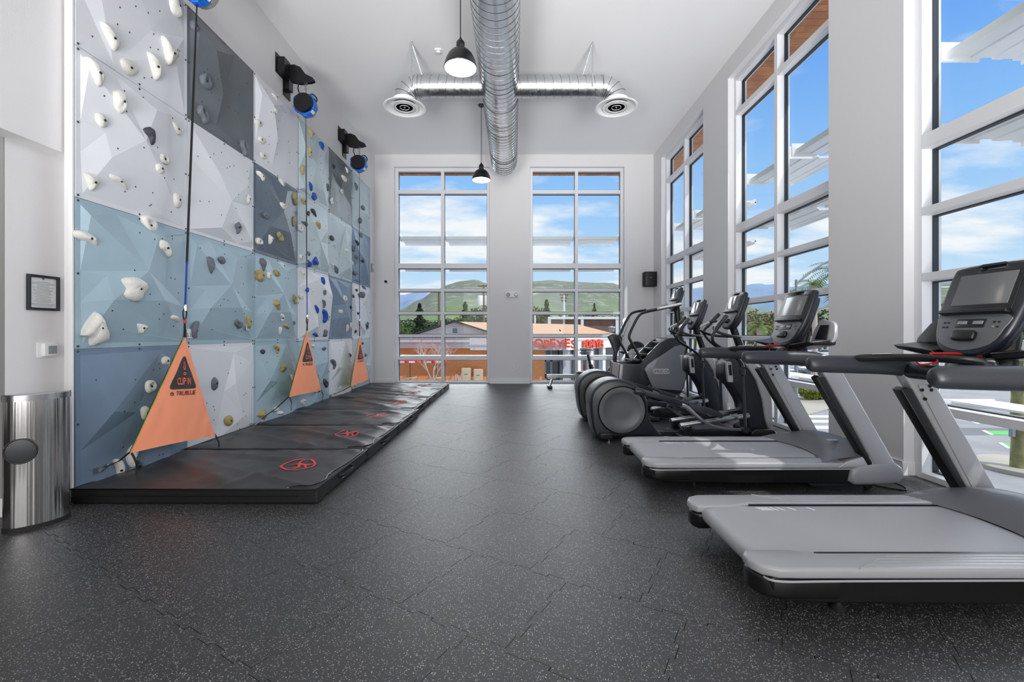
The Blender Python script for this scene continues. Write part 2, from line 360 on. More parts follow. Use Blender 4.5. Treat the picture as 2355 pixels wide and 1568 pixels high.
def thing(name, label, cat, loc=(0, 0, 0), group=None):
    o = bpy.data.objects.new(name, None); C.objects.link(o); o.location = loc; o.empty_display_size = .2
    return tag(o, label, cat, group)
def struct(o): o['kind'] = 'structure'; return o
def struct_empty(name, loc):
    o = bpy.data.objects.new(name, None); C.objects.link(o); o.location = loc; o.empty_display_size = .2; return struct(o)
def copy_tree(o, parent=None):
    c = o.copy(); C.objects.link(c)
    if parent is not None: c.parent = parent
    for ch in list(o.children): copy_tree(ch, c)
    return c
# ------------------------------------------------------------------ the room
WL, WR, YB, HC = -3.655, 3.69, 11.7, 6.04
OT = 5.72                                # top of the window openings
BO = ((-3.147, -.63), (.43, 2.92))       # openings in the back wall
RO = [(11.08-3.44*k, 11.08-3.44*k-2.44) for k in range(3)]     # openings in the right wall, far end first
g = M()
g.box(WL-.3, BO[0][0], YB, YB+.3, 0, HC); g.box(BO[0][1], BO[1][0], YB, YB+.3, 0, HC); g.box(BO[1][1], WR+.3, YB, YB+.3, 0, HC)
g.box(BO[0][0], BO[0][1], YB, YB+.3, OT, HC); g.box(BO[1][0], BO[1][1], YB, YB+.3, OT, HC)
struct(part('wall_back', g, 'wall_white', flat=True))
g = M(); prev = YB
for a, b in RO:
    g.box(WR, WR+.3, a, prev, 0, HC); g.box(WR, WR+.3, b, a, OT, HC); prev = b
g.box(WR, WR+.3, -6.2, prev, 0, HC)
struct(part('wall_right', g, 'wall_white', flat=True))
g = M(); g.box(WL-.3, WL, 3.70, YB, 0, HC); g.box(WL-.3, -3.60, -6.2, 3.54, 2.79, HC); g.box(WL-.3, -3.60, 3.54, 3.70, 2.79, HC)
g.box(-4.0, -3.745, 3.27, 3.70, 0, 2.79)
struct(part('wall_left', g, 'wall_white', flat=True))
g = M(); g.box(-9, -3.747, 3.262, 3.5, 0, 2.79)
struct(part('wall_left_return', g, 'return_wall_grey', flat=True))
g = M(); g.box(-9.2, -9, -6.2, 3.5, 0, 2.79); g.box(-9.2, WR+.3, -6.4, -6.2, 0, HC)
struct(part('wall_rear', g, 'wall_white', flat=True))
g = M(); g.box(-9.2, WR+.3, -6.4, YB+.3, HC, HC+.2); g.box(-9.2, -3.9, -6.4, 3.5, 2.79, 2.95)
struct(part('ceiling', g, 'ceiling_white', flat=True))
# edge board at the near end of the climbing wall
g = M(); g.box(-3.585, -3.545, 3.54, 3.70, 0, HC); struct(part('trim_1', g, 'wall_white', bevel=.004))
g = M(); g.box(-3.545, -3.512, 3.53, 3.55, 0, 4.9); struct(part('trim_2', g, 'trim_white', bevel=.004))
# baseboards
def baseboard(name, segs):
    g = M()
    for x0, x1, y0, y1 in segs: g.box(x0, x1, y0, y1, 0, .135)
    struct(part(name, g, 'trim_white', bevel=.005))
baseboard('baseboard_back', [(WL, BO[0][0], YB-.016, YB), (BO[0][1], BO[1][0], YB-.016, YB), (BO[1][1], WR, YB-.016, YB)])
segs = []; prev = YB
for a, b in RO: segs += [(WR-.016, WR, a-.0, prev), (WR-.016, WR+.1, a-.014, a)]; prev = b
segs.append((WR-.016, WR, -6.2, prev)); baseboard('baseboard_right', segs)
baseboard('baseboard_left', [(-9, -3.735, 3.246, 3.262), (-3.745, -3.729, 3.27, 3.5)])

# floor: a slab and interlocking rubber tiles laid at thirty degrees
g = M(); g.box(-9, WR+.3, -6.2, YB+.3, -.25, -.012); fl = struct(part('floor', g, 'black_matte', flat=True))
TS = .617; TA = math.radians(-30.4); U = Vector((math.cos(TA), math.sin(TA))); V = Vector((-math.sin(TA), math.cos(TA)))
def tile_outline(ts, gap=.0011):
    e = []; n = 6; d = .011
    for k in range(n):                    # one toothed edge from 0 to ts
        s0, s1 = k/n*ts, (k+1)/n*ts; h = d if k % 2 else -d
        e += [(s0 if k else 0, h), (s1, h)]
    e = [(x, y) for x, y in e]
    pts = [(x, y+gap) for x, y in e] + [(ts-y-gap, x) for x, y in e] + [(ts-x, ts+yy-gap) for x, yy in [(a, -b if 0 else b) for a, b in [(p[0], e[len(e)-1-i][1]) for i, p in enumerate(e)]]]
    return pts
def edge(n=6, d=.011):
    e = []
    for k in range(n): h = d if k % 2 else -d; e += [(k/n, h), ((k+1)/n, h)]
    return e
def tile_poly(gap=.0015):
    E = edge(); o = []
    for s, h in E: o.append((s*TS, h+gap))                      # bottom edge
    for s, h in E: o.append((TS+h-gap, s*TS))                   # right edge
    for s, h in reversed(E): o.append((s*TS, TS+h-gap))         # top edge repeats the bottom one
    for s, h in reversed(E): o.append((h+gap, s*TS))            # left edge repeats the right one
    q = []
    for i, p in enumerate(o):                                  # drop the corner loops where teeth cross
        q.append(p)
    c = [( -.011+gap, -.011+gap)]
    body = o[1:len(E)-1]+[(TS+.011-gap, .011+gap)] ; 
    return clean_corners(o, gap)
def clean_corners(o, gap):
    n = 12; b, r, t, l = o[:n], o[n:2*n], o[2*n:3*n], o[3*n:]
    br = (r[0][0], b[-1][1]); tr_ = (r[-1][0], t[0][1]); tl = (l[0][0], t[-1][1]); bl = (l[-1][0], b[0][1])
    return [bl]+b[1:-1]+[br]+r[1:-1]+[tr_]+t[1:-1]+[tl]+l[1:-1]
def clip(poly, x0, x1, y0, y1):
    for ax, lim, sg in ((0, x0, 1), (0, x1, -1), (1, y0, 1), (1, y1, -1)):
        out_ = []
        for i in range(len(poly)):
            a, b = poly[i-1], poly[i]; ia = sg*(a[ax]-lim) >= 0; ib = sg*(b[ax]-lim) >= 0
            if ia != ib:
                t = (lim-a[ax])/(b[ax]-a[ax]); out_.append((a[0]+(b[0]-a[0])*t, a[1]+(b[1]-a[1])*t))
            if ib: out_.append(b)
        poly = out_
        if not poly: return poly
    return poly
TP = tile_poly(); full = None; rnd = random.Random(5); nt_ = 0
def tile_mesh(poly):
    m_ = M(); n = len(poly); m_.v = [Vector((x, y, .0)) for x, y in poly]+[Vector((x, y, -.012)) for x, y in poly]
    m_.f = [tuple(range(n)), tuple(range(2*n-1, n-1, -1))]+[(i, i+n, (i+1) % n+n, (i+1) % n) for i in range(n)]; return m_
org = Vector((-3.21, 3.04))
for i in range(-14, 30):
    for j in range(-10, 26):
        off = rnd.choice((0, 0)) ; o2 = org+U*(i*TS+(.21*(j % 2)+.03))+V*(j*TS)
        W_ = [(o2.x+U.x*x+V.x*y, o2.y+U.y*x+V.y*y) for x, y in TP]
        xs = [p[0] for p in W_]; ys = [p[1] for p in W_]
        if max(ys) < 1.35 or min(ys) > YB or max(xs) < -3.75 or min(xs) > WR+.12: continue
        if max(xs)/max(max(ys), .1) < -1.22 or (min(xs) > 0 and min(xs)/max(ys) > 1.22): continue
        cx_ = sum(xs)/len(xs); cy_ = sum(ys)/len(ys)
        if cx_ < -1.9 and cy_ > 3.9: continue                    # covered by the crash mats
        if min(xs) >= -3.745 and max(xs) <= WR+.11 and max(ys) <= YB+.1:
            if full is None:
                t_ = part('rubber_tile', tile_mesh(TP), 'rubber_floor', fl, flat=True, normals=False); full = t_.data
            else:
                t_ = bpy.data.objects.new('rubber_tile', full); C.objects.link(t_); t_.parent = fl
            t_.location = Vector((o2.x, o2.y, rnd.uniform(0, .0008)))-fl.location; t_.rotation_euler[2] = TA
        else:
            pc = clip(W_, -3.745 if max(ys) < 3.6 else -3.6, WR+.11, 0, YB+.1)
            if len(pc) < 3: continue
            part('rubber_tile', tile_mesh(pc), 'rubber_floor', fl, world=True, flat=True, normals=False)
        nt_ += 1
print('TILES', nt_)

# ------------------------------------------------------------------ windows
ROWS = [5.09, 3.12, 2.475, 1.865, 1.26, .655]; TH = [.09, .13, .075, .075, .075, .075]
def window(name, fn, wdt):               # fn maps (u along the opening, depth into the wall, height) to the world
    c = Vector(fn(wdt/2, .15, 0)); r = struct_empty(name, c)
    T = lambda u0, u1, d0, d1, z0, z1, g: g.box(u0, u1, d0, d1, z0, z1, fn)
    g = M(); jw = .075
    T(0, jw, .1, .28, 0, OT, g); T(wdt-jw, wdt, .1, .28, 0, OT, g); T(jw, wdt-jw, .1, .28, OT-.085, OT, g); T(jw, wdt-jw, .1, .28, 0, .055, g)
    part('window_frame', g, 'frame_white', r, world=True, bevel=.004)
    mu = wdt/2; xs = [(jw, mu-.04), (mu+.04, wdt-jw)]
    g = M(); T(mu-.04, mu+.04, .1, .28, .055, OT-.085, g); part('mullion', g, 'frame_white', r, world=True, bevel=.004)
    for z, t in zip(ROWS, TH):
        g = M()
        for a, b in xs: T(a, b, .102, .278, z-t/2, z+t/2, g)
        part('transom', g, 'frame_white', r, world=True, bevel=.004)
    g = M(); zs = [OT-.085]+[z for z in ROWS]+[.055]; ts = [0]+TH+[0]
    for k in range(7):
        zt, zb = zs[k]-ts[k]/2, zs[k+1]+ts[k+1]/2
        for a, b in xs:
            q = .012
            for r_ in ((a, a+q, zb, zt), (b-q, b, zb, zt), (a+q, b-q, zt-q, zt), (a+q, b-q, zb, zb+q)): T(r_[0], r_[1], .2, .25, r_[2], r_[3], g)
    part('glazing_gasket', g, 'gasket', r, world=True, flat=True)
    for k in range(7):
        zt, zb = zs[k]-ts[k]/2, zs[k+1]+ts[k+1]/2
        for a, b in xs:
            g = M(); T(a+.006, b-.006, .222, .230, zb+.006, zt-.006, g); part('pane', g, 'glass', r, world=True, flat=True)
for i, (a, b) in enumerate(BO): window('window_%d' % (i+1), lambda u, d, z, a=a: (a+u, YB+d, z), b-a)
for i, (a, b) in enumerate(RO): window('window_%d' % (i+3), lambda u, d, z, a=a: (WR+d, a-u, z), a-b)

# ------------------------------------------------------------------ outside shell: wood soffit and sunshades
sf = struct_empty('trim_3', (4.3, 6, 5.855))
g = M(); g.box(WR+.3, 4.56, -6, YB+.3, 5.885, 6.2); g.box(WL-.3, 4.56, YB+.3, 12.78, 5.885, 6.2); part('soffit_core', g, 'awning_white', sf, world=True, flat=True)
g0 = M(); y = -2.0
while y < 12.7:                          # planks of the wood soffit run out from the wall
    g = M(); g.box(WR+.3, 4.55, y, min(y+.135, 12.77), 5.855, 5.885); part('soffit_plank', g, 'soffit_wood', sf, world=True, flat=True); y += .142
x = WL-.2
while x < 3.9:
    g = M(); g.box(x, x+.135, YB+.3, 12.77, 5.855, 5.885); part('soffit_plank', g, 'soffit_wood', sf, world=True, flat=True); x += .142
def shade(fn, wdt, z0, dep, label, kind):
    c = fn(wdt/2, .4, z0); r = thing('sunshade' if kind == 'upper' else 'light_shelf', label, 'sunshade' if kind == 'upper' else 'light shelf', c, 'sunshades outside the windows' if kind == 'upper' else 'light shelves outside the windows')
    half = wdt/2
    for h in (0, 1):
        u0, u1 = h*half+.06, (h+1)*half-.06
        g = M()
        if kind == 'upper':
            n = 7                         # ribbed sheet
            for k in range(n):
                d0, d1 = .38+dep*k/n, .38+dep*(k+1)/n; zz_ = z0+.012*(k % 2)-.04*k/n
                g.box(u0, u1, d0, d1+.002, zz_, zz_+.03, fn)
            g.box(u0, u1, .36, .39, z0-.02, z0+.06, fn); g.box(u0, u1, .38+dep-.02, .38+dep, z0-.07, z0+.05, fn)
            part('shade_sheet', g, 'awning_white', r, world=True, flat=True)
            for ub in (u0-.02, u1): g = M(); g.box(ub, ub+.02, .3, .42+dep*.35, z0-.04, z0+.14, fn); part('bracket', g, 'trim_white', r, world=True, flat=True)
        else:
            for k in range(5):
                d0 = .4+dep*k/5; g2 = M(); g2.box(u0, u1, d0, d0+dep/5*.86, z0, z0+.018, fn); part('louvre', g2, 'awning_white', r, world=True, flat=True)
            for ub in (u0-.02, u1): g = M(); g.box(ub, ub+.02, .3, .4+dep, z0-.06, z0+.03, fn); part('bracket', g, 'trim_white', r, world=True, flat=True)
WN = ['left window of the far wall', 'right window of the far wall']
for i, (a, b) in enumerate(BO):
    shade(lambda u, d, z, a=a: (a+u, YB+d, z), b-a, 3.9, .62, 'white ribbed metal sunshade outside the %s, upper one' % WN[i], 'upper')
    shade(lambda u, d, z, a=a: (a+u, YB+d, z), b-a, 3.155, .62, 'lower white ribbed sunshade outside the %s, behind its thick transom' % WN[i], 'upper')
    shade(lambda u, d, z, a=a: (a+u, YB+d, z), b-a, .70, .4, 'white louvred light shelf outside the %s, low down' % WN[i], 'lower')
RN = ['farthest side window', 'middle side window', 'nearest side window']
for i, (a, b) in enumerate(RO[:3]):
    shade(lambda u, d, z, a=a: (WR+d, a-u, z), a-b, 3.92, .68, 'white ribbed metal sunshade outside the %s on the right, upper one' % RN[i], 'upper')
    shade(lambda u, d, z, a=a: (WR+d, a-u, z), a-b, 3.16, .68, 'lower white ribbed sunshade outside the %s on the right' % RN[i], 'upper')
    shade(lambda u, d, z, a=a: (WR+d, a-u, z), a-b, .70, .4, 'white louvred light shelf outside the %s on the right' % RN[i], 'lower')

# ------------------------------------------------------------------ climbing wall
PX0, PY0, PS = -3.51, 3.555, 1.22
CW = thing('climbing_wall', 'indoor climbing wall of faceted white, pale blue and slate panels', 'climbing wall', (PX0, PY0+3*PS, 0))
def puv(zx, zy, sc, ox, oy, col, row):
    px, py = ox+zx/sc, oy+zy/sc; yw = F*-PX0/(CX-px); z = H-(py-CY)*yw/F
    return ((yw-PY0)/PS-col, z/PS-row)
A_ = lambda x, y, h: (*puv(x, y, 4.127, 150, 440, 0, 1), h)
B_ = lambda x, y, h: (*puv(x, y, 3.824, 150, 770, 0, 0), h)
C_ = lambda x, y, h: (*puv(x, y, 3.015, 0, 0, 1, 3), h)
pa = {'b': A_(190, 230, .06), 'd': A_(480, 205, .0), 'e': A_(815, 425, .10), 'g': A_(690, 755, .13), 'h': A_(345, 800, .055), 'i': A_(370, 1030, .11), 'k': A_(862, 1040, .12), 'm': A_(490, 1315, .04),
      'a': (.035, .96, 0), 'c': (.035, .52, 0), 'f': (.95, .95, 0), 'l': (.965, .33, 0), 'j': (.035, .31, 0), 'n': (.955, .04, 0), 'o': (.05, .04, 0)}
ea = 'ab bc bg cg ch hg dg de eg el ef gl gk hi ij ik kn in mn mo im cj bd hc'.split()
pb = {'b': B_(335, 675, .12), 'c': (.72, .965, 0), 'd': B_(570, 680, .08), 'f': B_(270, 1335, .05), 'g': B_(815, 1140, .12), 'a': (.035, .955, 0), 'e': (.035, .32, 0), 'q': (.965, .62, 0), 'n': (.96, .04, 0), 'o': (.04, .04, 0), 'r': (.86, .52, .09)}
eb = 'ab bc bd cd be de ef df dg fg gn gq dr cr rq rg'.split()
pc_ = {'s': C_(1555, 650, .0), '1': C_(1450, 350, .11), '2': C_(1550, 372, .045), '3': (.66, .965, 0), '4': (.965, .85, 0), '5': (.965, .42, 0), '6': (.36, .10, .02), '7': C_(1500, 655, .10), '8': (.035, .22, 0), '9': (.10, .80, .06), 't': (.45, .965, 0)}
ec = 's1 s2 s3 s4 s5 s6 s7 17 76 12 23 78 98 91 65 t1 t3 34'.split()
def facets(pts, ed):
    k = list(pts); co = [Vector(pts[q][:2]) for q in k]; hs = [pts[q][2] for q in k]
    ring = [(.03, .03), (.97, .03), (.97, .97), (.03, .97)]
    co = [Vector((min(max(c.x, .032), .968), min(max(c.y, .032), .968))) for c in co]
    n = len(co); co += [Vector(r) for r in ring]; hs += [0]*4
    ed_ = [(k.index(a), k.index(b)) for a, b in ed]+[(n, n+1), (n+1, n+2), (n+2, n+3), (n+3, n)]
    r = delaunay_2d_cdt(co, ed_, [], 0, 1e-4)
    out_v = []
    for i, v in enumerate(r[0]):
        src = r[3][i]
        if src: h = hs[src[0]]
        else:                              # crossing point of two edges: interpolate on the first parent edge
            e_ = r[4]; h = None
            for (p, q) in ed_:
                a, b = co[p], co[q]; d = b-a; t = (v-a).dot(d)/d.length_squared
                if 0 < t < 1 and (a+d*t-v).length < 1e-3: h = hs[p]*(1-t)+hs[q]*t; break
            h = h or 0
        out_v.append((v.x, v.y, h))
    return out_v, [tuple(f) for f in r[2]]
FA, FB, FC = facets(pa, ea), facets(pb, eb), facets(pc_, ec)
FA, FB, FC = [([(u, v, h*.8) for u, v, h in P[0]], P[1]) for P in (FA, FB, FC)]
def xf(P, rot=0, flip=False, k=1.0):
    vs = []
    for u, v, h in P[0]:
        if flip: u = 1-u
        for _ in range(rot): u, v = 1-v, u
        vs.append((u, v, h*k))
    return vs, P[1]
GRID = {}
for c in range(6):
    for r in range(4):
        GRID[c, r] = {0: [xf(FB), xf(FC, 2, k=.7), xf(FB), xf(FA, 2), xf(FB, 0), xf(FB, 2)], 1: [xf(FA), xf(FA), xf(FA), xf(FB, 1), xf(FA), xf(FB, 3)],
                      2: [xf(FA, 0, k=.75), xf(FA, 2, k=.8), xf(FA), xf(FA, 2), xf(FC, 2), xf(FA, 1)], 3: [xf(FB, 2, k=.5), xf(FC), xf(FC, 0), xf(FA, 1), xf(FC, 3), xf(FA)]}[r][c]
COL = {0: [P_BLUE, P_WHITE, P_LIGHT, P_LIGHT, P_WHITE, P_PALE], 1: [P_LIGHT, P_LIGHT, P_LIGHT, P_WHITE, P_BLUE, P_WHITE], 2: [P_WHITE, P_WHITE, P_DARK, P_PALE, P_PALE, P_BLUE], 3: [P_WHITE, P_GREY, P_WHITE, P_PALE, P_GREY, P_PALE]}
def wall_h(y, z):                          # how far the panel surface stands proud at world y, z
    c = int((y-PY0)//PS); r = int(z//PS)
    if (c, r) not in GRID: return 0
    u, v = (y-PY0)/PS-c, z/PS-r; vs, fs = GRID[c, r]
    for f in fs:
        for k in range(1, len(f)-1):
            a, b, d = vs[f[0]], vs[f[k]], vs[f[k+1]]
            den = (b[1]-d[1])*(a[0]-d[0])+(d[0]-b[0])*(a[1]-d[1])
            if abs(den) < 1e-9: continue
            l1 = ((b[1]-d[1])*(u-d[0])+(d[0]-b[0])*(v-d[1]))/den; l2 = ((d[1]-a[1])*(u-d[0])+(a[0]-d[0])*(v-d[1]))/den; l3 = 1-l1-l2
            if min(l1, l2, l3) > -1e-4: return l1*a[2]+l2*b[2]+l3*d[2]
    return 0
rnd = random.Random(3); gp = .0022
for c in range(6):
    for r in range(4):
        vs, fs = GRID[c, r]; g = M(); y0, z0 = PY0+c*PS, r*PS+(.002 if r == 0 else 0)
        g.add(vs, fs, lambda u, v, h: (PX0+h, y0+u*PS, z0+v*PS))
        e0, e1 = gp/PS, 1-gp/PS; n = len(g.v)
        g.v += [Vector((PX0+dx, y0+a*PS, z0+b*PS)) for dx in (0, -.02) for a, b in ((e0, e0), (e1, e0), (e1, e1), (e0, e1))]
        inner = [g.v.index(min(g.v[:n], key=lambda q: (q.y-(y0+a*PS))**2+(q.z-(z0+b*PS))**2)) for a, b in ((.03, .03), (.97, .03), (.97, .97), (.03, .97))]
        # ring strips between the flat flange and the facets share the border vertices
        sides = [[], [], [], []]
        for i, (u, v, h) in enumerate(vs):
            if v < .0315: sides[0].append((u, i))
            if u > .9685: sides[1].append((v, i))
            if v > .9685: sides[2].append((-u, i))
            if u < .0315: sides[3].append((-v, i))
        for s_ in range(4):
            ch = [i for _, i in sorted(sides[s_])]
            g.f.append(tuple([n+s_, n+(s_+1) % 4]+ch[::-1]))
        for s_ in range(4): g.f.append((n+s_, n+4+s_, n+4+(s_+1) % 4, n+(s_+1) % 4))
        p = part('climbing_panel', g, COL[r][c], CW, world=True, flat=True)
        g = M()
        pts = [(rnd.uniform(.1, .9), rnd.uniform(.08, .92)) for _ in range(17)]
        for u, v in pts:
            h = wall_h(y0+u*PS, z0+v*PS); g.lathe([(.0075, 0), (.0075, .004)], (PX0+h-.002, y0+u*PS, z0+v*PS), 'x', 6)
        for u, v in ((.018, .018), (.5, .018), (.982, .018), (.018, .982), (.5, .982), (.982, .982), (.018, .5), (.982, .5)):
            g.lathe([(.010, 0), (.008, .005)], (PX0, y0+u*PS, z0+v*PS), 'x', 8)
        b = part('bolt_hole', g, 'hold_dark', p, flat=True, normals=False); b['kind'] = 'stuff'
        # coordinates of the holes are world ones: shift into the panel's frame
        for v in b.data.vertices: v.co -= CW.location
g = M(); g.box(WL, PX0-.021, PY0+.15, PY0+6*PS, 0, 4*PS-.005); part('wall_framing', g, 'wall_white', CW, world=True, flat=True)
# ------------------------------------------------------------------ climbing holds (px, py, width px, height px, colour, kind) on the wall
HOLDS = '''259 88 45 38 c wedge|300 156 36 28 c jug|357 154 36 42 c wedge|393 123 42 44 c tri|407 13 36 40 c pebble|223 168 44 44 c wedge|278 234 34 44 c jug|239 277 30 27 c jug|347 311 30 33 d fin
410 297 24 20 c wedge|381 366 24 20 c donut|370 388 22 20 c jug|217 420 34 30 c tri|278 417 42 22 c ledge|410 460 24 30 c jug|453 60 18 20 g jug|477 187 26 28 g donut|469 262 26 32 g pocket|563 339 18 32 g pocket
573 458 14 20 w jug|548.6 523.6 16 24 g fin|348.7 518.8 36 30 w bowl|208 549 46 28 w ledge|381 571 33 30 w horn|313.6 665.3 54 46 w blob|224 756 58 64 w cone|329 755 28 20 w tri|405 732.7 24 16 w ledge
487.5 609.6 13 31 g tusk|511.5 597.5 17 15 g ball|454 761 18 33 g crescent|550 744 20 18 g pocket|572 740 17 28 t stack|385 830 20 18 w jug|350 889 28 24 w donut|336 950 22 28 c pebble|313.5 1050 38 40 w crescent
267.7 1085 34 42 w crescent|321 1071 10 20 d fin|496.5 882.5 13 27 g jug|529 967.4 20 22 t jug|634.7 224.5 12 12 w ledge|634 254 14 10 w pebble|598 283 14 13 c jug|604.5 322 13 12 c donut|607.7 358 14 13 c jug
604.5 406 15 15 w wedge|652 422.5 15 15 w tri|653 473 15 13 w jug|614.4 495.8 16 14 g ball|679 456.7 15 23 t horn|678.7 511.4 11 20 t crescent|599.5 554.8 15 13 w donut|624.3 550.4 15 18 w tri|645.4 543.5 16 17 t pocket
717 309.6 10 20 t stack|711 349 9 21 t crescent|698.7 393 10 19 t crescent|741.8 336 10 15 b donut|716 429 12 14 b wedge|724.8 451 14 15 b jug|701.6 464 12 13 t jug|710 490.5 6 10 d ball|723.5 489.6 13 14 d horn
704 515 14 10 g fin|733 518 13 14 t fin|694 525 13 14 w donut|695.4 590.6 10 11 w jug|712 584 7 8 g stack|713.4 606.4 12 13 b wedge|727 599.8 13 15 b cone|606.6 608.7 13 26 g fin|652.5 611 13 12 w tri|603 634 18 22 t blob
638.5 628.4 16 13 t jug|620.8 633.5 11 14 w pebble|638.7 701 15 20 t horn|646.8 731.5 14 13 w crescent|659.9 750 16 13 t ledge|646 759.8 10 16 w tusk|679 687.4 12 19 t pocket|677.5 742.5 7 8 g tri|698.4 631 8 14 w wedge
744.8 646.8 10 16 b cone|747.8 672.5 7 10 g donut|693.8 681.7 10 10 w ball|743.7 700 9 15 g crescent|729.9 711.5 10 17 b wedge|743.7 728.8 15 24 b crescent|708 666.8 7 10 b ball|727.6 769 14 10 b horn|750.5 765.5 10 15 g blob
755.8 728.8 6 14 w wedge|769 383 6 11 d fin|800 392.6 8 10 w tri|793 410.8 12 11 w pebble|788 440 8 10 w jug|765 461.3 9 13 w cone|754.7 430 8 14 g pocket|765 547.4 11 10 d ball|771.7 564.6 7 9 w fin|801 576 7 8 w jug
767.8 611.7 8 9 w wedge|775 619.7 11 14 g stack|811 605.5 6 9 w jug|794.8 685.8 9 10 w donut|785.7 716.8 9 9 w jug|799.4 754 7 15 w tusk|807.5 748 7 12 w cone|808 706 6 7 d ball|820.6 430 7 13 g wedge|835.5 477.9 9 9 g ball
829.7 506.5 9 12 g jug|831.4 541 8 9 g donut|815.5 572 10 11 g donut|823 560 7 12 d tusk|822.4 591 7 8 g pebble|836 600 6 7 d ball|819.4 628.4 9 9 g jug|836.6 678 10 12 g blob|827.4 680.6 7 9 g wedge|839.6 662.9 9 9 g ledge
821 667.5 5 6 d ball|817 681.7 5 9 g fin|824 720.7 5 6 d pebble|842.5 751.7 9 10 g crescent|846 746 6 11 g fin|819 762 5 6 d ball|841 695.5 5 8 w pebble|606.9 809 12 10 d jug|635.6 805 15 16 t crescent
654.7 847 16 15 t blob|606.9 955 21 24 t fin|635.6 941 13 10 w ball|648 950 15 10 w ledge|700.6 924 12 12 w jug|747 801.8 9 7 g ball|748 881 14 19 d pocket|722 796.4 8 9 w fin|672.9 868 6 12 c wedge
765 840 12 18 g crescent|785.4 892.5 7 8 w donut|806.4 817 6 8 g wedge|841 816.5 5 6 g ball|834 789.7 4 5 r ball|846 792 5 6 w tri|820 884.5 6 7 w donut'''
OUTL = {'wedge': [(-.5, .45), (-.1, .5), (.35, .2), (.5, -.1), (.2, -.5), (-.15, -.15)], 'jug': [(-.45, .25), (0, .5), (.5, .2), (.4, -.3), (0, -.5), (-.4, -.25)],
        'tri': [(-.4, .5), (.5, .25), (.35, -.05), (.05, -.5), (-.15, -.45), (-.3, 0)], 'pebble': [(-.45, .3), (.1, .5), (.5, .1), (.3, -.45), (-.3, -.4)], 'fin': [(-.5, .15), (0, .5), (.35, .4), (.5, -.1), (.2, -.5), (-.1, -.2)],
        'donut': [(-.5, 0), (-.3, .45), (.25, .5), (.5, 0), (.3, -.45), (-.3, -.45)], 'ledge': [(-.5, .4), (-.1, .45), (.35, .15), (.5, -.45), (.1, -.25), (-.45, 0)], 'pocket': [(-.5, .3), (-.2, .5), (.1, .3), (.45, .1), (.5, -.4), (.1, -.5), (-.1, -.25), (-.4, -.1)],
        'bowl': [(-.5, .45), (.2, .5), (.5, .1), (.35, -.3), (.1, -.5), (-.25, -.35)], 'horn': [(-.45, .4), (0, .5), (.25, .05), (.5, -.35), (.3, -.5), (-.1, -.2), (-.5, -.05)], 'blob': [(-.5, .35), (-.1, .5), (.3, .45), (.5, .15), (.3, -.2), (.15, -.5), (-.3, -.45), (-.5, -.25), (-.38, 0)],
        'cone': [(-.1, .5), (.08, .45), (.3, 0), (.5, -.3), (.35, -.45), (-.1, -.5), (-.18, -.25), (-.5, -.2), (-.35, .15)], 'tusk': [(-.5, .5), (.5, .45), (.35, 0), (.2, -.5), (.0, -.45), (-.4, .1)], 'ball': [(-.5, 0), (-.35, .35), (0, .5), (.35, .35), (.5, 0), (.35, -.35), (0, -.5), (-.35, -.35)],
        'stack': [(-.5, .45), (.1, .5), (.2, .2), (.5, .1), (.4, -.15), (.15, -.2), (.3, -.5), (-.2, -.35), (-.3, 0)]}
KW = dict(wedge='wedge', jug='jug', tri='three-cornered', pebble='pebble', fin='fin', donut='ring-shaped', ledge='ledge', pocket='pitted', bowl='bowl-shaped', horn='horned', blob='lobed', cone='cone-shaped', tusk='tusk', ball='knob', stack='ribbed', crescent='crescent')
CN = dict(w='white', c='off-white', g='grey', d='dark grey', t='tan', b='blue', r='red')
HM = dict(w='hold_white', c='hold_cream', g='hold_grey', d='hold_dark', t='hold_tan', b='hold_blue', r='hold_red')
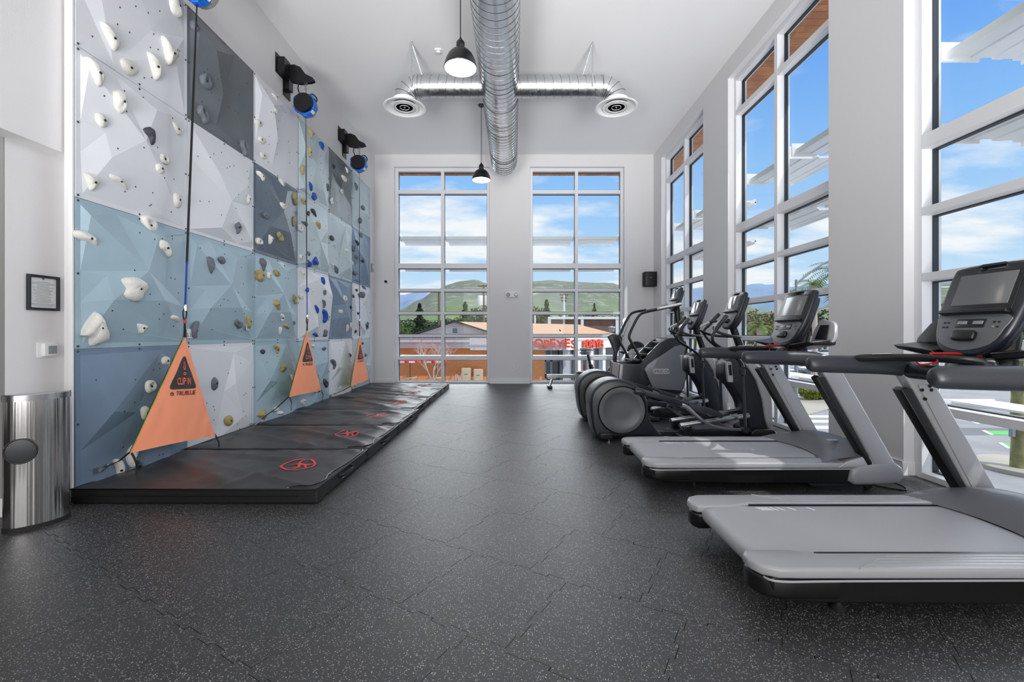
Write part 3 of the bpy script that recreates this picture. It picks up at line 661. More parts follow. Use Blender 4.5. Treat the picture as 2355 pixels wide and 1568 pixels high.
def hold_mesh(kind, wy, hz, p, seed, emb):
    g = M()
    if kind == 'crescent':
        pts = []; R = []
        for k in range(9):
            t = k/8; a = math.radians(100-150*t if seed % 3 else 80+150*t)
            pts.append((p*.25, (math.cos(a)*.38-(.05 if seed % 3 else -.1))*wy*1.1, (math.sin(a)*.5-.02)*hz)); R.append(min(wy, hz)*(.10+.20*math.sin(PI*(.12+t*.8))))
        g.tube(pts, R, 10, up=(1, 0, 0), smooth=2, oval=(1.0, .9))
        for v in g.v: v.x = max(v.x, -emb)
        return g
    ol = smooth2(OUTL[kind], 3 if kind in ('ball', 'donut') else 2 if len(OUTL[kind]) > 7 else 3); n = len(ol); rnd_ = random.Random(seed)
    px_, pz_ = rnd_.uniform(-.12, .12), rnd_.uniform(-.05, .2)
    prof = [(1.0, -emb/p), (1.0, .12), (.9, .5), (.68, .82), (.38, .98), (.14, 1.0)]
    if kind in ('donut', 'pocket', 'bowl'): prof = [(1.0, -emb/p), (1.0, .15), (.92, .6), (.72, .9), (.5, .92), (.3, .6), (.12, .45)]
    if kind in ('fin', 'ledge', 'tusk'): prof = [(1.0, -emb/p), (.98, .1), (.8, .42), (.5, .9), (.2, 1.15), (.06, 1.2)]
    if kind == 'ball': prof = [(.7, -emb/p), (.75, .1), (1, .5), (.9, .85), (.6, 1.1), (.2, 1.22)]
    for s_, h in prof:
        for (a, b) in ol:
            cx_, cz_ = px_*(1-s_), pz_*(1-s_)
            q = noise.noise(Vector((a*2+seed, b*2, h)))*.12+noise.noise(Vector((a*6+seed, b*6, h*2)))*.05
            g.v.append(Vector((h*p*(1+q*2 if h > 0 else 1), (a*s_+cx_)*wy*(1+q), (b*s_+cz_)*hz*(1+q))))
    for i in range(len(prof)-1):
        for j in range(n): g.f.append((i*n+j, i*n+(j+1) % n, (i+1)*n+(j+1) % n, (i+1)*n+j))
    g.f.append(tuple(range((len(prof)-1)*n, len(prof)*n))); g.f.append(tuple(range(n))[::-1])
    return g
rowname = ['bottom row', 'second row', 'third row', 'top row']; colname = ['nearest', 'second', 'third', 'fourth', 'fifth', 'farthest']
HL = []
for i, s_ in enumerate(x for ln in HOLDS.split('\n') for x in ln.split('|')):
    px, py, wp, hp, c, kd = s_.split(); px, py, wp, hp = map(float, (px, py, wp, hp))
    h = .05
    for _ in range(4):
        X = PX0+h; y = F*-X/(CX-px); z = H-(py-CY)*y/F; hh = wall_h(y, z); h = .5*h+.5*(hh+.02)
    X = PX0+wall_h(y, z); hz = hp*y/F; full_w = wp*y*y/(F*3.5)
    p = min(max(.3*hz, .028), .075, .45*full_w+.01); wy = max(full_w-p*y/3.5*.8, .6*hz, .035)
    wy = min(wy, 2.2*hz)
    wy *= 1.22; hz *= 1.18
    y = min(y, PY0+6*PS-wy/2); HL.append([i, X, y, z, wy, hz, p, c, kd])
cells = {}; lab = {}
for q in HL:
    i, X, y, z, wy, hz, p, c, kd = q; cc, r = int((y-PY0)//PS), int(z//PS); u, v = (y-PY0)/PS-cc, z/PS-r
    size = 'large ' if hz > .17 else 'small ' if hz < .075 else ''
    pos = ('upper' if v > .66 else 'lower' if v < .34 else 'mid')+' '+('left' if u < .34 else 'right' if u > .66 else 'centre')
    base = '%s%s %s climbing hold, %s column, %s, %s of its panel' % (size, CN[c], KW[kd], colname[cc], rowname[r], pos)
    base = base.replace(' of its panel', '')
    lab.setdefault(base, []).append(q)
for base, qs in lab.items():
    qs.sort(key=lambda q: -q[3])
    for k, q in enumerate(qs):
        l_ = base if len(qs) == 1 else base+', '+(['higher', 'lower'] if len(qs) == 2 else ['topmost', 'middle', 'lowest'])[k]+' one'
        i, X, y, z, wy, hz, p, c, kd = q
        o = part('climbing_hold', hold_mesh(kd, wy, hz, p, i, .035), HM[c], None, ang=70); b_ = o.location.copy()
        # mesh was made around the hold's own centre; put it on the wall
        o.location = Vector((X, y, z))+b_
        tag(o, l_, 'climbing hold', 'climbing holds on the wall')
        if hz > .085:
            g = M(); top = {'donut': .5, 'pocket': .5, 'bowl': .5}.get(kd, 1.0)*p
            if kd == 'crescent': top = p*.25+min(wy, hz)*.24; oy = wy*.25*(1 if i % 3 else -1)
            else: oy = .02*wy
            g.lathe([(.011, top-.02), (.011, top+.003), (.008, top+.004), (0, top+.004)], (0, oy, hz*.02), 'x', 10)
            bo = part('bolt', g, 'black', o)
            bo.location = -b_
            if kd == 'ball': pass
# little route cards tucked behind two holds
for (px, py, ww, hh, txt, lb) in ((443, 767, .115, .10, '5.10', 'white paper route card reading 5.10 behind a grey hold'), (565, 752, .06, .08, '5.9', 'white paper route card beside the tan ribbed hold')):
    h = .03
    y = F*(-PX0-h)/(CX-px); z = H-(py-CY)*y/F; h = wall_h(y, z)+.012
    g = M(); g.box(PX0+h, PX0+h+.002, y-ww/2, y+ww/2, z-hh/2, z+hh/2); o = tag(part('route_card', g, 'paper', flat=True), lb, 'card', 'route cards on the climbing wall')
    vs, fs = text_mesh(txt, .06); g = M(); g.add(vs, fs, lambda a, b, c: (PX0+h+.004, y-.015-a*-1, z-.02+b)); part('lettering', g, 'black', o, world=True, flat=True)

# ------------------------------------------------------------------ auto belays
def belay(yc, vis_bracket, which, strap_bottom, gate_apex):
    x = -3.29
    if vis_bracket:
        t = thing('belay_bracket', 'black steel belay bracket with chain bolted to the white wall, %s' % which, 'bracket', (WL, yc, 5.3), 'belay brackets')
        g = M(); g.side([(0, 0)]*0 or [(WL, 5.38), (WL+.012, 5.38), (WL+.012, 5.66), (WL, 5.66)], yc-.02, yc+.10); g.box(WL, WL+.012, yc-.22, yc+.22, 5.36, 5.66); g.box(WL, WL+.012, yc+.0, yc+.22, 5.12, 5.38)
        part('wall_plate', g, 'black_steel', t, world=True, flat=True)
        g = M(); g.box(WL+.01, WL+.13, yc-.20, yc-.02, 5.37, 5.60); g.box(WL+.01, WL+.09, yc+.02, yc+.15, 5.22, 5.40); part('box_arm', g, 'black_steel', t, world=True, flat=True)
        g = M(); ol = [(-.0, .24), (.10, .25), (.20, .21), (.28, .10), (.40, .04), (.42, -.01), (.36, -.03), (.20, -.05), (.05, -.02), (0, .05)]
        g.side([(WL+.09+a, 5.33+b) for a, b in ol], yc-.03, yc-.018); g.side([(WL+.09+a, 5.33+b) for a, b in ol], yc+.018, yc+.03); part('side_cheek', g, 'black_steel', t, world=True)
        g = M()
        for s_ in (-1, 1):
            z = 5.40; k = 0
            while z > 5.14:
                cx_ = x+.0+s_*.028*(z-5.13)/.27; a = (k % 2)*PI/2
                pts = [(cx_+math.cos(a)*math.cos(q)*.010, yc+math.sin(a)*math.cos(q)*.010, z+math.sin(q)*.020) for q in [2*PI*i_/8 for i_ in range(9)]]
                g.tube(pts, .0035, 5, caps=False); z -= .030; k += 1
        part('chain', g, 'steel', t, world=True)
        g = M(); g.tube([(x-.09, yc-.02, 5.38), (x-.11, yc-.03, 5.20), (x-.07, yc-.05, 5.09)], .010, 8, oval=(1, .3)); part('backup_sling', g, 'strap_black', t, world=True)
        t.location
    zc = 4.95; R = .165
    t = thing('belay_device', 'round blue and black auto belay unit, %s' % which, 'belay device', (x, yc, zc-R), 'auto belay units')
    g = M(); g.lathe([(0, -.02), (R*.86, -.02), (R*.93, 0), (R*.93, .03), (0, .03)], (x, yc-.09, zc), 'y', 32); part('front_cover', g, 'black', t, world=True, ang=30)
    g = M(); g.lathe([(R*.9, 0), (R, .015), (R, .10), (R*.94, .12)], (x, yc-.07, zc), 'y', 32); part('drum_case', g, 'blue_plastic', t, world=True)
    g = M(); g.lathe([(R*.94, 0), (R*.98, .015), (R*.86, .09), (R*.5, .10), (0, .10)], (x, yc+.045, zc), 'y', 32); part('rear_case', g, 'silver_plastic', t, world=True)
    g = M()
    for a in (35, -25, -65, 150, 205): 
        a = math.radians(a); g.box(-.035, .035, -.045, .075, -.012, .014, lambda X, Y, Z, a=a: (x+math.cos(a)*(R+Z)-math.sin(a)*X, yc+Y-.03, zc+math.sin(a)*(R+Z)+math.cos(a)*X))
    part('housing_clip', g, 'blue_plastic', t, world=True, bevel=.004)
    g = M(); a = math.radians(-45); g.box(-.04, .04, -.02, .06, -.01, .006, lambda X, Y, Z: (x+math.cos(a)*(R+Z)-math.sin(a)*X, yc+Y-.03, zc+math.sin(a)*(R+Z)+math.cos(a)*X)); part('rating_label', g, 'paper', t, world=True)
    g = M(); g.tube([(x+.03, yc+.02, zc+R-.01), (x+.10, yc+.02, zc+R+.02), (x+.165, yc+.02, zc+R-.05), (x+.15, yc+.02, zc+R-.10), (x+.10, yc+.02, zc+R-.07)], .011, 8, smooth=4); part('carry_handle', g, 'black', t, world=True)
    g = M(); g.box(x-.03, x+.05, yc-.06, yc+.02, zc-R-.035, zc-R+.01); part('webbing_guide', g, 'blue_plastic', t, world=True, bevel=.008)
    # webbing
    a = Vector(gate_apex); sb = a+Vector((0, 0, .20)); top = Vector((x+.01, yc-.02, zc-R-.02))
    w_ = thing('belay_webbing', 'long black webbing strap with blue sleeve under its auto belay, %s' % which, 'strap', sb, 'webbing straps of the auto belays')
    P = lambda z: sb+(top-sb)*((z-sb.z)/(top.z-sb.z))
    g = M(); n = 12; zs = [top.z+(2.05-top.z)*k/n for k in range(n+1)]
    g.tube([P(z) for z in zs], [.013+.011*min(1, k/4) for k in range(n+1)], 8, oval=(.2, 1), up=(1, .2, 0)); part('webbing', g, 'strap_black', w_, world=True)
    g = M(); g.tube([P(2.07), P(1.8), P(1.62)], .016, 8, oval=(.4, 1), up=(1, .2, 0)); part('sleeve', g, 'strap_blue', w_, world=True)
    g = M(); g.tube([P(1.63), P(1.60)], .014, 8); g.lathe([(.0, -.02), (.016, -.015), (.016, .015), (0, .02)], P(1.585), 'z', 10); part('swivel', g, 'steel', w_, world=True)
    g = M(); c = P(1.53); pts = [(c.x, c.y+math.cos(q)*.024*(1+.35*math.sin(q)), c.z+math.sin(q)*.055) for q in [2*PI*i_/14 for i_ in range(15)]]; g.tube(pts, .0065, 7, caps=False); part('carabiner', g, 'black_steel', w_, world=True)
BEL = [(4.62, False, 'nearest to the camera', (-3.295, 4.45, 1.325)), (7.03, True, 'middle one', (-3.25, 6.99, 1.40)), (9.46, True, 'farthest one', (-3.25, 9.37, 1.30))]
GATES = [((-3.295, 4.45, 1.325), (-3.2, 3.70, .345), (-3.2, 4.75, .247), (-3.45, 3.70, .205), (-3.46, 5.02, .27), 'large orange fabric warning gate reading CLIP IN, nearest the camera'),
         ((-3.25, 6.99, 1.40), (-3.2, 6.32, .43), (-3.2, 7.37, .388), (-3.44, 5.88, .13), (-3.45, 7.66, .30), 'orange triangular CLIP IN gate, the middle one of the three'),
         ((-3.25, 9.37, 1.30), (-3.2, 8.72, .29), (-3.2, 9.80, .305), (-3.45, 8.35, .16), (-3.45, 10.05, .24), 'orange triangular CLIP IN gate, farthest of the three')]
for (yc, vb, wh, ap) in BEL: belay(yc, vb, wh, None, ap)
def ray_tri(px, py, A, Lc, R):             # barycentric s, t of the photo pixel on the gate's plane
    d = Vector(((px-CX)/F, 1, -(py-CY)/F)); o = Vector((0, 0, H)); e1, e2 = Lc-A, R-A
    n = e1.cross(e2); k = (A-o).dot(n)/d.dot(n); q = o+d*k-A
    d11, d12, d22 = e1.dot(e1), e1.dot(e2), e2.dot(e2); q1, q2 = q.dot(e1), q.dot(e2); den = d11*d22-d12*d12
    return (d22*q1-d12*q2)/den, (d11*q2-d12*q1)/den
G0 = [Vector(v) for v in GATES[0][:3]]
def on_gate(vs, fs, place):                # text given in photo pixels of the first gate -> s, t
    bm = bmesh.new(); vv = [bm.verts.new((*place(*v)[:2], 0)) for v in vs]
    for f in fs:
        try: bm.faces.new([vv[i] for i in f])
        except ValueError: pass
    bmesh.ops.triangulate(bm, faces=bm.faces)
    for _ in range(5):
        ed = [e_ for e_ in bm.edges if e_.calc_length() > 5]
        if not ed: break
        bmesh.ops.subdivide_edges(bm, edges=ed, cuts=1); bmesh.ops.triangulate(bm, faces=bm.faces)
    bm.verts.index_update(); r_ = [ray_tri(v.co.x, v.co.y, *G0) for v in bm.verts], [tuple(v.index for v in f.verts) for f in bm.faces]; bm.free(); return r_
tri_o = [(421, 819), (424, 822), (447, 886), (446, 892), (441, 893.5), (391, 896), (387.5, 893), (388, 888), (418, 822)]
def tri2d(pts, holes=()): vs, fs = plate_mesh(pts, 0, 0, holes); return vs, fs
ts, tf = text_mesh('CLIP IN', 1.0, bold=.012, sx=.72)
txt_clip = on_gate(ts, tf, lambda a, b, c: (418.5+a*13.6, 877.5-a*.35-b*22.5))
ts, tf = text_mesh('TRUBLUE', 1.0, bold=.02, shear=.25, sx=.9)
txt_tb = on_gate(ts, tf, lambda a, b, c: (422+a*12.2, 904.2-a*.8-b*14))
ex = [(420.6+math.cos(a)*3.0*(1 if math.sin(a) < 0 else .62), 841+math.sin(a)*-9.5) for a in [2*PI*k/16 for k in range(16)]]
ex_in = [(420.6+(x-420.6)*.55, 841+(y-841)*.82) for x, y in ex]
dot = [(420+math.cos(a)*3.0, 859.5+math.sin(a)*3.4) for a in [2*PI*k/14 for k in range(14)]]; dot_in = [(420+(x-420)*.55, 859.5+(y-859.5)*.55) for x, y in dot]
logo = [(391+math.cos(a)*4.2, 906.3+math.sin(a)*4.6) for a in [2*PI*k/16 for k in range(16)]]; logo_in = [(391+(x-391)*.68, 906.3+(y-906.3)*.68) for x, y in logo]
def shp(o_, h_=()):
    vs, fs = plate_mesh([((x-420)/10, (y-860)/10) for x, y in o_], 0, 0, [[((x-420)/10, (y-860)/10) for x, y in hh] for hh in h_]); return on_gate(vs, fs, lambda a, b, c: (420+a*10, 860+b*10))
PR = [('warning_triangle', 'print_black', [shp(tri_o)], .004), ('warning_lettering', 'print_orange', [shp(ex, [ex_in]), shp(dot, [dot_in]), txt_clip], .006), ('brand_lettering', 'print_red', [txt_tb, shp(logo, [logo_in]), shp([(389.5, 904), (393.5, 904), (391.3, 909)])], .004)]
for A, Lc, R, al, ar, lb in GATES:
    A, Lc, R, al, ar = map(Vector, (A, Lc, R, al, ar)); t = thing('belay_gate', lb, 'safety gate', (A.x, A.y, .2), 'orange belay gates')
    nrm = (Lc-A).cross(R-A).normalized(); nrm = nrm if nrm.x > 0 else -nrm
    def P(s, t_):                          # point of the slightly slack fabric
        w = 1-s-t_; p = A+(Lc-A)*s+(R-A)*t_; d = s+t_
        sag = 4*s*t_/(max(d, .01)**2)*.012*max(0, d-.55)/.45
        p = p+(A-p)*sag*.9; side = s*w*.01-t_*w*.05
        p = p+((Lc+R)/2*d+A*(1-d)-p)*side*1.1
        return p+nrm*(.05*d*math.sin(PI*min(1, max(0, s/max(d, .01))))*(1-d*.4)+.006*noise.noise(Vector((s*9, t_*9, 0)))+.035*max(0, t_-.75)*math.sin(40*(s+.2)*t_))
    n = 30; g = M(); idx = {}
    for lay in (0, 1):
        for i in range(n+1):
            for j in range(n+1-i): idx[lay, i, j] = len(g.v); g.v.append(P(i/n, j/n)-nrm*.003*lay)
        for i in range(n):
            for j in range(n-i):
                g.f.append((idx[lay, i, j], idx[lay, i+1, j], idx[lay, i, j+1]))
                if i+j < n-1: g.f.append((idx[lay, i+1, j], idx[lay, i+1, j+1], idx[lay, i, j+1]))
    for e_ in ([(i, 0) for i in range(n+1)], [(0, i) for i in range(n+1)], [(i, n-i) for i in range(n+1)]):
        for a, b in zip(e_, e_[1:]): g.f.append((idx[0, a[0], a[1]], idx[0, b[0], b[1]], idx[1, b[0], b[1]], idx[1, a[0], a[1]]))
    part('front_fabric', g, 'orange_vinyl', t, world=True)
    g = M(); back = Vector((-3.42, (Lc.y+R.y)/2, Lc.z-.02)); A2 = A-nrm*.012; L2 = Lc-nrm*.008; m_ = 8
    for i in range(m_+1):
        for j in range(m_+1-i):
            g.v.append(A2+(L2-A2)*(i/m_)+(back-A2)*(j/m_))
    k = 0; ix = {}
    for i in range(m_+1):
        for j in range(m_+1-i): ix[i, j] = k; k += 1
    for i in range(m_):
        for j in range(m_-i):
            g.f.append((ix[i, j], ix[i+1, j], ix[i, j+1]))
            if i+j < m_-1: g.f.append((ix[i+1, j], ix[i+1, j+1], ix[i, j+1]))
    part('back_fabric', g, 'olive_vinyl', t, world=True)
    g = M(); g.tube([P(s/12, 0)+nrm*.001 for s in range(13)], .003, 6); part('edge_piping', g, 'olive_vinyl', t, world=True)
    for nm, mt, shs, off in PR:
        g = M()
        for vs, fs in shs: g.add([tuple(P(a, b)+nrm*off) for a, b in vs], fs)
        part(nm, g, mt, t, world=True, flat=True, normals=False)
    g = M(); g.tube([A-Vector((0, 0, .02)), A+Vector((0, 0, .06)), A+Vector((0, 0, .14))], [.02, .014, .012], 8, oval=(.5, 1)); part('apex_loop', g, 'strap_black', t, world=True)
    g = M(); g.tube([A+Vector((0, 0, .12)), A+Vector((0, 0, .17))], .012, 8); part('apex_ring', g, 'red', t, world=True)
    for c_, an in ((Lc, al), (R, ar)):
        g = M(); g.tube([c_+Vector((0, 0, .01)), c_*.6+an*.4+Vector((.015, 0, -.005)), c_*.2+an*.8], [.016, .012, .010], 8, oval=(.35, 1)); d_ = c_+Vector((.0, .02, -.0))
        g.tube([d_, d_+Vector((.02, .02, -.08)), d_+Vector((.0, .05, -.14)), d_+Vector((.01, .03, -.2 if c_.z > .3 else -.13))], .012, 7, oval=(.25, 1), smooth=3); part('anchor_strap', g, 'strap_black', t, world=True)
        g = M(); q0, q1 = c_*.28+an*.72, an; dd = (q1-q0); g.tube([q0, q0+dd*.3+Vector((.01, 0, .02)), q1+Vector((.01, 0, .015)), q1, q1-Vector((0, 0, .015)), q0+dd*.3-Vector((0, 0, .012)), q0], .006, 6, smooth=3)
        h = wall_h(an.y, an.z); g.box(PX0+h-.02, an.x+.01, an.y-.02, an.y+.02, an.z-.02, an.z+.02); part('snap_hook', g, 'steel', t, world=True)

# ------------------------------------------------------------------ crash mats
ordn = ['nearest crash mat', 'second crash mat from the camera', 'third crash mat from the camera', 'fourth crash mat from the camera', 'fifth crash mat from the camera', 'farthest crash mat, by the back windows']
for k in range(6):
    y0, y1 = 3.50+1.224*k, 3.50+1.224*(k+1)-.012; x0, x1 = -3.50, -1.53-.012*k+.02*((k*7) % 3-1); hM = .125
    t = thing('crash_mat', 'black vinyl folding %s, round red emblem on top' % ordn[k], 'crash mat', ((x0+x1)/2, (y0+y1)/2, 0), 'black crash mats along the climbing wall')
    nx, ny = 56, 34; g = M(); rr = .012
    ns = lambda x, y, s_, q: noise.noise(Vector((x*s_+k*7, y*s_, q)))
    def top_z(x, y):
        e_ = min(x-x0, x1-x, y-y0, y1-y); d = max(0, e_)
        fold = abs(ns(x*.6+y*.9, y*.4, 2.2, 1)); fold = max(0, .22-fold)*.085*(.4+min(1, d*4))
        rip = .010*ns(x, y, 5, 3)+.005*ns(x, y, 12, 5)*max(0, 1-d*5)
        crown = .014*min(1, d*5)
        diag = .012*math.exp(-((x-(-2.35+(y-y0)*.55+.1*ns(x, y, 2, 9)))/.05)**2)
        return hM-.014+crown+(fold+rip+diag)*min(1, .3+d*8)
    for i in range(nx+1):
        for j in range(ny+1):
            x, y = x0+(x1-x0)*i/nx, y0+(y1-y0)*j/ny; wob = .006*ns(x, y, 9, 7)
            g.v.append(Vector((x+(wob if 0 < i < nx else wob*.5), y, top_z(x, y))))
    for i in range(nx):
        for j in range(ny): a = i*(ny+1)+j; g.f.append((a, a+1, a+ny+2, a+ny+1))
    part('top_cover', g, 'mat_vinyl', t, world=True, ang=80)
    g = M(); b_ = .012; g.box(x0+b_, x1-b_, y0+b_, y1-b_, .0, .03)
    for (xa, xb, ya, yb) in ((x0, x1, y0, y0+.02), (x0, x1, y1-.02, y1), (x1-.02, x1, y0, y1), (x0, x0+.02, y0, y1)):
        g.box(xa, xb, ya, yb, .012, hM-.006)
    part('side_panels', g, 'mat_side', t, world=True, bevel=.006)
    g = M(); g.tube([(x0, y0-.002, .062), (x1-.15, y0-.002, .062)], .004, 6); g.tube([(x0, y0, hM-.012), (x1, y0, hM-.012), (x1, y1, hM-.012)], .005, 6); part('zip_piping', g, 'black', t, world=True)
    # emblem: ring and climbing figure
    ex_, ey_ = -1.99-.012*k, y0+.60; R = .155
    arcs = lambda r: [(math.cos(a)*r, math.sin(a)*r) for a in [2*PI*q/40 for q in range(40)]]
    g = M(); fm = lambda a, b, c: (ex_+a, ey_+b, top_z(ex_+a, ey_+b)+.004+c)
    vs, fs = [], []
    for q in range(40):
        for r in (R, R-.022): vs.append((math.cos(2*PI*q/40)*r, math.sin(2*PI*q/40)*r, 0))
    fs = [(2*q, 2*q+1, (2*q+3) % 80, (2*q+2) % 80) for q in range(40)]; g.add(vs, fs, fm)
    def stroke(pts, wd):
        for (ax, ay), (bx, by) in zip(pts, pts[1:]):
            n_ = 4; dx, dy = bx-ax, by-ay; l_ = math.hypot(dx, dy); nx_, ny_ = -dy/l_*wd/2, dx/l_*wd/2
            vv = []; 
            for q in range(n_+1): f_ = q/n_; vv += [(ax+dx*f_+nx_, ay+dy*f_+ny_, 0), (ax+dx*f_-nx_, ay+dy*f_-ny_, 0)]
            g.add(vv, [(2*q, 2*q+1, 2*q+3, 2*q+2) for q in range(n_)], fm)
    stroke([(-.13, -.05), (-.06, -.02), (0, .02), (.06, .02), (.13, .06)], .026); stroke([(.01, -.11), (.03, -.04), (0, .02), (-.02, .08), (.01, .12)], .026); stroke([(.06, .02), (.09, -.05), (.12, -.06)], .018)
    part('emblem', g, 'emblem_red', t, world=True, flat=True, normals=False)
    # carry cord through grommets and a side handle
    g = M(); za = lambda x, y: top_z(x, y)+.008
    P_ = [(x1-.24, y0+.03), (x1-.17, y0+.06), (x1-.07, y0+.06), (x1-.03, y0+.22), (x1-.06, y0+.38), (x1-.03, y0+.7), (x1-.01, y1-.15), (x1-.05, y1-.04)]
    g.tube([(x, y, za(x, y) if x < x1-.015 else hM+.004) for x, y in P_], .006, 6, smooth=3); part('carry_cord', g, 'black', t, world=True)
    g = M()
    for x, y in (P_[0], P_[4], P_[-1]): g.lathe([(.006, 0), (.012, .003), (.006, .006)], (x, y, za(x, y)-.004), 'z', 10)
    part('grommet', g, 'steel', t, world=True)
    g = M(); g.tube([(x1, y0+.45, .07), (x1+.03, y0+.50, .075), (x1+.03, y0+.70, .075), (x1, y0+.75, .07)], .010, 8, oval=(1.5, .4), smooth=3); part('side_handle', g, 'black', t, world=True)
    g = M(); g.box(x1+.0, x1+.003, y0+.52, y0+.66, .035, .058); part('care_label', g, 'paper', t, world=True, flat=True)
g = M(); P_ = [(-3.525, 3.49, .01), (-3.50, 3.47, .012), (-3.55, 3.45, .03), (-3.46, 3.455, .02), (-3.51, 3.48, .05)]
g.tube(P_, .007, 6, smooth=4); tag(part('buckle_strap', g, 'black'), 'end of a black strap with metal buckle at the first mat corner', 'strap')
# ------------------------------------------------------------------ ceiling duct
DR, DX, DZ = .305, -.224, 5.415
t = thing('main_duct', 'large round spiral duct of bright galvanised steel running along the ceiling', 'duct', (DX, 5, DZ-DR))
g = M(); g.lathe([(DR, -3.0), (DR, 10.62), (DR*.97, 10.66), (0, 10.66)], (DX, 0, DZ), 'y', 64); part('duct_pipe', g, 'galvanised_bright', t, world=True, ang=40)
g = M(); pts = []; pitch = .128; y = -.5; k = 0
while y < 10.62:
    a = 2*PI*k/28; pts.append((DX+math.cos(a)*(DR+.001), y, DZ+math.sin(a)*(DR+.001))); y += pitch/28; k += 1
g.tube(pts, .0045, 4, caps=False); part('spiral_seam', g, 'duct_seam', t, world=True)
g = M()
for y in (7.02, 7.62, 9.9):
    g.lathe([(DR+.002, -.02), (DR+.005, -.018), (DR+.005, .018), (DR+.002, .02)], (DX, y, DZ), 'y', 64)
part('joint_band', g, 'duct_seam', t, world=True)
for side, lab_ in ((-1, 'left'), (1, 'right')):
    r = .172; xe = -1.80 if side < 0 else 1.70; yb = 7.34
    t = thing('branch_duct', 'galvanised branch duct with segmented elbow to the %s of the main duct' % lab_, 'duct', ((DX+xe)/2, yb, DZ-r), 'branch ducts')
    x0 = DX+side*(DR-.05); x1 = xe-side*.24
    g = M(); g.lathe([(r, 0), (r, x1-x0)], (x0, yb, DZ), 'x', 40); part('duct_pipe', g, 'galvanised', t, world=True)
    g = M(); pts = []; L_ = abs(x1-x0); n_ = int(L_/.135*24)
    for k in range(n_+1):
        a = 2*PI*k/24; pts.append((x0+(x1-x0)*k/n_, yb+math.cos(a)*(r+.001), DZ+math.sin(a)*(r+.001)))
    g.tube(pts, .003, 4, caps=False); part('spiral_seam', g, 'duct_seam', t, world=True)
    g = M(); cx_ = x1; pr = []
    for k in range(5):
        a = math.radians(90*k/4); R_ = abs(xe-x1)
        c_ = Vector((cx_+side*R_*math.sin(a), yb, DZ-R_+R_*math.cos(a))); pr.append((c_, a))
    pr.append((pr[-1][0]-Vector((0, 0, .12)), math.radians(90)))
    for c_, a in pr:
        for j in range(32):
            q = 2*PI*j/32; u = Vector((0, 1, 0)); v_ = Vector((side*math.sin(a), 0, math.cos(a))); g.v.append(c_+u*math.cos(q)*r+v_*math.sin(q)*r)
    for i in range(len(pr)-1):
        for j in range(32): g.f.append((i*32+j, i*32+(j+1) % 32, (i+1)*32+(j+1) % 32, (i+1)*32+j))
    part('elbow', g, 'galvanised_bright', t, world=True, ang=15)
    g = M()
    for c_, a in pr[:-1]:
        u = Vector((0, 1, 0)); v_ = Vector((side*math.sin(a), 0, math.cos(a))); g.tube([c_+u*math.cos(q)*(r+.002)+v_*math.sin(q)*(r+.002) for q in [2*PI*j/32 for j in range(33)]], .004, 4, caps=False)
    part('elbow_seam', g, 'duct_seam', t, world=True)
    # strap hanger up to the ceiling
    hx = DX+side*1.42-.0 if side < 0 else DX+1.50
    g = M(); g.box(hx-.012, hx+.012, yb-r-.006, yb-r-.002, DZ-.1, HC); g.box(hx-.012, hx+.012, yb+r+.002, yb+r+.006, DZ-.1, HC-.3)
    g.tube([(hx, yb-r-.003, HC-.02), (hx+side*-.0+(.14 if side < 0 else -.14), yb+r*.6, DZ+r*.9)], .011, 4); g.lathe([(r+.003, -.014), (r+.006, -.012), (r+.006, .012), (r+.003, .014)], (hx, yb, DZ), 'x', 32)
    part('hanger_strap', g, 'galvanised', t, world=True)
    zd = 5.075; c_ = (xe, yb, zd)
    d = thing('ceiling_diffuser', 'round white air diffuser with concentric rings on the %s branch duct' % lab_, 'air diffuser', c_, 'round air diffusers')
    g = M(); g.lathe([(.19, .12), (.19, .04), (.335, .0), (.345, -.008), (.34, -.016), (.31, -.016), (.245, .03), (.18, .06)], c_, 'z', 48); part('outer_cone', g, 'trim_white', d, world=True)
    for (ra, rb) in ((.225, .15), (.145, .085), (.08, .03)):
        g = M(); g.lathe([(ra, -.006), (ra-.004, -.012), (rb, .05), (rb+.004, .052)], c_, 'z', 40); part('ring', g, 'trim_white', d, world=True)
    g = M(); g.lathe([(0, -.008), (.035, -.004), (.03, .04), (0, .045)], c_, 'z', 20); part('centre_cap', g, 'trim_white', d, world=True)
    g = M(); g.lathe([(0, .07), (.18, .07)], c_, 'z', 24); part('throat', g, 'frame_grey', d, world=True)

